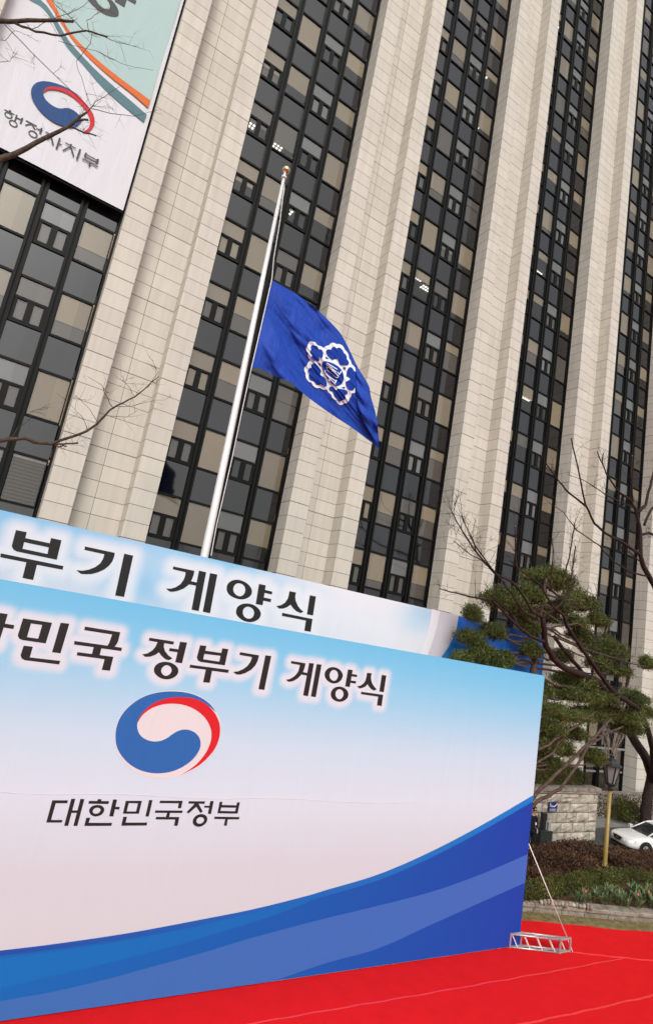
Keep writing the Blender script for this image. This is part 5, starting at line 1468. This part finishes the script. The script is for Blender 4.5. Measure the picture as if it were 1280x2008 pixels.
# --- taller bare tree at the right edge
tb = empty('bare_tree', (39.5, 17.2, 0)); AO = np.array(tb.location)
tag(tb, 'leafless brown tree at the right edge with branches crossing the tower windows', 'tree')
m_ = LB(AO); tw = m_; ct = LB(AO)
bt = on_y(1300, 1190, 17.2)
P = crook([np.array([39.5, 17.2, -.1]), np.array([38.9, 17.2, 4.0]), np.array([37.0, 17.2, 8.5]), bt], .04, rr)
m_.tube(P, [.30 - .012 * i for i in range(len(P))], 12)
LBs = [([(1300,1190,17.2),(1280,1145,17.2),(1260,1110,17.2),(1255,1090,17.1),(1254,1040,17.1),(1247,1005,17),(1235,980,17),(1212,965,17),(1188,930,16.9),(1170,885,16.9)], 6.0, .9),
      ([(1254,1088,17.1),(1225,1067,17),(1185,1045,16.9),(1165,1027,16.9),(1147,990,16.8),(1132,915,16.7),(1119,859,16.7)], 3.2, 1.2),
      ([(1147,992,16.8),(1115,967,16.7),(1096,945,16.7),(1072,912,16.6),(1060,895,16.6)], 2.2, .6), ([(1240,985,17),(1236,930,17),(1239,894,17)], 1.8, 1.3),
      ([(1250,1005,17),(1265,990,17),(1270,965,17),(1280,930,17),(1284,880,17)], 3.4, 1.8), ([(1242,996,17),(1215,985,16.9),(1185,969,16.9),(1150,945,16.8),(1112,930,16.8)], 1.6, .5),
      ([(1258,1105,17.2),(1235,1085,17.1),(1215,1072,17.1)], 1.4, .6), ([(1270,1130,17.2),(1235,1122,17.2),(1200,1100,17.1),(1175,1070,17),(1130,1040,17),(1105,1005,17),(1075,985,17)], 2.0, .5),
      ([(1254,1050,17.1),(1272,1045,17.1),(1285,1050,17.1)], 3, 2.6), ([(1188,930,16.9),(1180,905,16.9),(1182,888,16.9)], 1.4, .9), ([(1262,1030,17.1),(1275,1000,17.1),(1290,985,17)], 2.5, 2)]
for pts, r0, r1 in LBs:
    P, R_ = add_limb(m_, pts, r0, r1, rr, .012, 8); twigs(tw, P, 14, .95, .0075, rr, (0, 0, .4), 3)
    if r1 >= 1.2: cuts(ct, P, R_)
m_.build('trunk', M['bark_dark'], tb, smooth=True); ct.build('pruning_cut', M['cut'], tb)

# --- thin pale-twigged tree near the tower
tc_ = empty('bare_sapling', (38.6, 23.4, 0)); AO = np.array(tc_.location)
tag(tc_, 'thin pale twiggy leafless tree between the pine and the tower', 'tree')
m_ = LB(AO); tw = m_
for k in range(9):
    e = AO + np.array([rr.uniform(-3.8, 3.2), rr.uniform(-.8, .8), rr.uniform(6.5, 13)])
    P = crook([AO + np.array([0, 0, 0]), AO + (e - AO) * np.array([.12, .3, .35]), AO + (e - AO) * np.array([.5, .6, .7]), e], .10, rr, 4)
    m_.tube(P, [.05 * (1 - .8 * i / len(P)) + .008 for i in range(len(P))], 6); twigs(tw, P, 16, 1.3, .009, rr, (0, 0, .45), 2, .8, .6, .3)
m_.build('trunk', M['bark_pale'], tc_, smooth=True);

# --- branches reaching in from a street tree on the left
td = empty('street_tree', (-5.4, 9.0, 0)); AO = np.array(td.location)
tag(td, 'leafless street tree whose cut branches reach in over the left edge', 'tree')
m_ = LB(AO); tw = m_; ct = LB(AO)
P = crook([np.array([-5.4, 9, -.1]), np.array([-5.3, 9, 5.]), np.array([-5.5, 9, 10.]), np.array([-5.2, 9, 16.])], .05, rr)
m_.tube(P, [.24 - .011 * i for i in range(len(P))], 12)
j0, j1, j2 = np.array([-5.45, 9, 8.2]), np.array([-5.5, 9, 10.6]), np.array([-5.3, 9, 13.4])
LDs = [(j2, [(-90,45,9),(0,41,9),(30,42,9),(105,40,9),(143,42,9)], 5.5, 2.4, 1), (None, [(28,44,9),(70,62,9),(120,70,9),(170,60,9),(210,72,9)], 2.4, 1.4, 1),
       (j1, [(-90,345,9),(0,313,9),(30,302,9),(90,270,9),(135,248,9),(168,222,9)], 7.5, 2.2, 1), (None, [(140,249,9),(165,260,9),(188,266,9)], 1.8, 1.4, 1), (None, [(138,246,9),(155,236,9),(172,235,9)], 2.6, 2.0, 1),
       (None, [(165,226,9),(180,210,9),(192,197,9),(235,170,9)], 1.3, .4, 0), (None, [(180,213,9),(215,222,9),(262,228,9),(312,215,9)], .9, .35, 0),
       (j0, [(-90,850,9),(0,865,9),(50,859,9),(75,868,9),(102,871,9),(118,864,9),(160,850,9),(190,832,9),(215,805,9),(230,795,9),(265,778,9),(290,757,9),(312,738,9)], 4.6, .7, 0),
       (None, [(110,871,9),(130,870,9),(152,869,9)], 2.0, 1.7, 1), (None, [(108,873,9),(120,876,9),(130,875,9)], 1.6, 1.4, 1), (None, [(222,800,9),(206,772,9),(200,755,9),(172,738,9)], .9, .35, 0), (None, [(192,828,9),(178,805,9),(155,780,9)], .7, .3, 0), (None, [(172,842,9),(160,815,9),(140,795,9)], .7, .3, 0), (None, [(225,798,9),(262,796,9),(300,785,9)], .7, .3, 0), (None, [(210,815,9),(250,818,9),(270,805,9)], .6, .3, 0), (None, [(265,778,9),(250,755,9),(240,745,9)], .6, .3, 0), (None, [(290,760,9),(310,730,9),(300,705,9)], .7, .3, 0),
       (None, [(10,48,9),(60,100,9),(130,168,9),(176,212,9)], .9, .6, 0), (None, [(182,62,9),(178,85,9),(150,120,9),(160,150,9),(178,208,9)], .6, .5, 0), (None, [(165,60,9),(140,35,9),(110,10,9),(85,-25,9)], .9, .5, 0), (None, [(175,60,9),(170,40,9),(195,25,9),(215,15,9)], .7, .3, 0), (None, [(185,66,9),(235,84,9),(270,90,9)], .7, .3, 0), (None, [(60,58,9),(100,40,9),(150,20,9),(190,-10,9)], .7, .4, 0), (None, [(20,860,9),(35,840,9),(62,820,9),(60,808,9),(95,800,9)], .9, .4, 0),
       (None, [(115,80,9),(190,100,9),(240,125,9),(300,138,9)], .5, .3, 0), (None, [(-40,70,9),(10,80,9),(30,60,9),(60,70,9)], .7, .3, 0), (None, [(-40,130,9),(20,120,9),(35,100,9)], .6, .3, 0)]
for j, pts, r0, r1, cut in LDs:
    P, R_ = add_limb(m_, pts, r0, r1, rr, .006, 8)
    if j is not None: m_.tube([j, (j + P[0]) / 2 + np.array([0, 0, .1]), P[0]], [.11, .085, R_[0]], 10)
    if cut: cuts(ct, P, R_)
    if r0 < 3 or j is not None: twigs(tw, P, 4 if r0 < 1 else 5, .34, .0030, rr, (0, 0, .1), 2, .9, .5, .3)
m_.build('trunk', M['bark_green'], td, smooth=True); ct.build('pruning_cut', M['bark_dark'], td)

# --- cloud-pruned pine behind the backdrop
pn = empty('pine_tree', (17.8, 13.95, 0)); AO = np.array(pn.location)
tag(pn, 'cloud pruned pine with flat green pads rising behind the backdrop corner', 'tree')
m_ = LB(AO)
PY = 13.95
main = [(1003,1690,PY),(1020,1600,PY),(1036,1450,PY),(1043,1360,PY),(1045,1310,PY),(1046,1270,PY),(1052,1235,PY),(1060,1195,PY),(1066,1160,PY),(1070,1135,PY)]
Pt, Rt = add_limb(m_, main, 9, 3, rr, .03, 10)
for pts, r0, r1 in (([(1005,1660,15.6),(1030,1590,15.4),(1048,1560,15.3),(1085,1522,15.2),(1120,1490,15.2),(1150,1460,15.3),(1170,1440,15.4),(1195,1410,15.6)], 4.6, 2.2),
                    ([(1008,1665,15.5),(1035,1583,15.2),(1062,1566,15.1),(1098,1547,15),(1130,1502,15),(1150,1465,15.2),(1182,1442,15.3),(1220,1425,15.6)], 4.2, 2.0),
                    ([(1015,1600,15.7),(1050,1472,15.5),(1075,1462,15.4),(1108,1437,15.4),(1145,1412,15.6),(1165,1395,15.8)], 3.6, 1.6), ([(1020,1580,15.7),(1046,1500,15.5),(1085,1475,15.4),(1112,1433,15.4),(1120,1410,15.5)], 3, 1.4),
                    ([(1046,1275,15.6),(1020,1265,15.4),(985,1250,15.2),(960,1245,15.1),(925,1250,15)], 2.6, 1.2), ([(1046,1300,15.6),(1015,1292,15.2),(985,1285,15),(950,1285,14.9)], 2.4, 1.0), ([(1050,1240,15.6),(1090,1228,15.9),(1130,1222,16.2),(1180,1258,16.6)], 2.6, 1.2),
                    ([(1060,1195,15.6),(1010,1190,15.3),(975,1178,15.1)], 2.4, 1.2), ([(1066,1165,15.6),(1100,1175,16),(1135,1178,16.2)], 2.2, 1.2), ([(1045,1320,15.6),(1090,1345,16),(1150,1350,16.4),(1220,1360,16.8)], 3, 1.2), ([(1046,1285,15.6),(1100,1270,16.2),(1150,1290,16.6),(1195,1308,16.8)], 2.4, 1)):
    pts = [(x, y, 13.9 + (Y - 15.5) * (.45 if x < 1075 else .9)) for x, y, Y in pts]
    add_limb(m_, pts, r0, r1, rr, .02, 8)
PADS = [(1072,1128,56,21,15.6),(1090,1145,30,12,15.2),(982,1172,54,25,15.1),(1035,1162,42,20,15.3),(1132,1174,46,27,16.2),(1100,1190,30,14,15.6),(928,1203,27,13,14.9),(1015,1196,34,14,15.2),(1060,1205,40,17,16.4),
        (1165,1212,24,17,16.6),(1128,1220,34,15,16.2),(1185,1266,40,30,16.8),(1145,1245,34,15,16.3),(1195,1309,38,16,16.9),(1170,1300,26,13,16.6),
        (918,1249,38,15,15.0),(970,1238,36,15,15.1),(944,1280,44,19,14.9),(990,1292,30,14,15.0),(905,1293,26,12,14.9),(965,1303,36,10,14.9),(1043,1275,34,15,15.3),(1042,1232,22,13,15.4),(1105,1285,26,14,16.2),
        (1118,1332,46,14,16.0),(1150,1362,56,16,16.3),(1242,1366,36,15,17.0),(1110,1358,44,14,15.7),(1092,1395,46,18,15.5),(1200,1396,56,24,16.6),(1150,1400,36,15,16.0),(1075,1425,34,18,15.3),(1070,1455,32,20,15.3),(1066,1490,26,20,15.4),(1060,1350,26,15,15.5),(1128,1438,32,13,15.6),(1162,1482,20,15,15.6),(1110,1470,24,13,15.5),(1252,1392,30,15,17.2),(1225,1425,34,15,16.9),(1060,1385,24,18,15.5),(1085,1500,20,10,15.3),(1270,1298,18,16,17.2)]
pts, tn = [], []
for (x, y, hw, hh, Y) in PADS:
    Y = 13.75 + (Y - 15.2) * .25 if x + hw < 1085 else 14.2 + (Y - 15.2) * .9 + (1.2 if x > 1180 else 0)
    fl_ = .62 if x + hw < 1085 else 1.0          # pads squeezed between the two printed walls
    if y > 1225 and x < 1000: hw, hh = hw * .9, hh * .88
    c = on_y(x, y, Y); k = px2m(c); a, cz = hw * k * 1.08, hh * k * 1.05
    lobes = [(rr.uniform(-.62, .62) * a, rr.uniform(-.5, .5) * a, rr.uniform(.5, .85), rr.gauss(.5, .16)) for _ in range(9)] + [(0, 0, .9, .5)]
    N_ = int(200 + 2000 * a * max(cz, .25))
    j_ = min((q_ for q_ in Pt if q_[2] < c[2] + .1), key=lambda q_: np.linalg.norm(q_ - c)); e_ = c + np.array([0, 0, -cz * .6])
    m_.tube(crook([j_, j_ * .55 + e_ * .45 + np.array([0, 0, -.12]), e_, c + np.array([0, 0, -cz * .3])], .03, rr), [.05 - .0042 * q_ for q_ in range(10)], 6)
    for _ in range(7):
        t = rr.uniform(0, 6.28); m_.tube([c + np.array([0, 0, -cz * .8]), c + np.array([math.cos(t) * a * .4, math.sin(t) * a * .35 * fl_, -cz * .62]), c + np.array([math.cos(t) * a * .8, math.sin(t) * a * .6 * fl_, -cz * .4])], [.022, .016, .006], 4)
    cnt = 0
    while cnt < N_:
        lx, ly, s, lt = rr.choice(lobes)
        th, sp_ = rr.uniform(0, 6.28), rr.uniform(-.12, 1.0)
        ph = math.asin(sp_); ra = rr.uniform(.75, 1.0)
        env = max(.25, 1 - (lx / a) ** 2 * .8)
        q = np.array([lx + math.cos(th) * math.cos(ph) * a * .40 * ra, (ly + math.sin(th) * math.cos(ph) * a * .36 * ra) * fl_, -cz * .55 + max(0, math.sin(ph)) * cz * 1.45 * s * env * ra + min(0, math.sin(ph)) * cz * .8])
        pts.append(c + q - AO); tn.append(min(1, max(0, lt + rr.gauss(0, .2)))); cnt += 1
leaves(pts, .125, 9, 'crown', M['pine'], pn, up=.35, tones=np.array(tn), aspect=5)
m_.build('trunk', M['bark_pine'], pn, smooth=True)
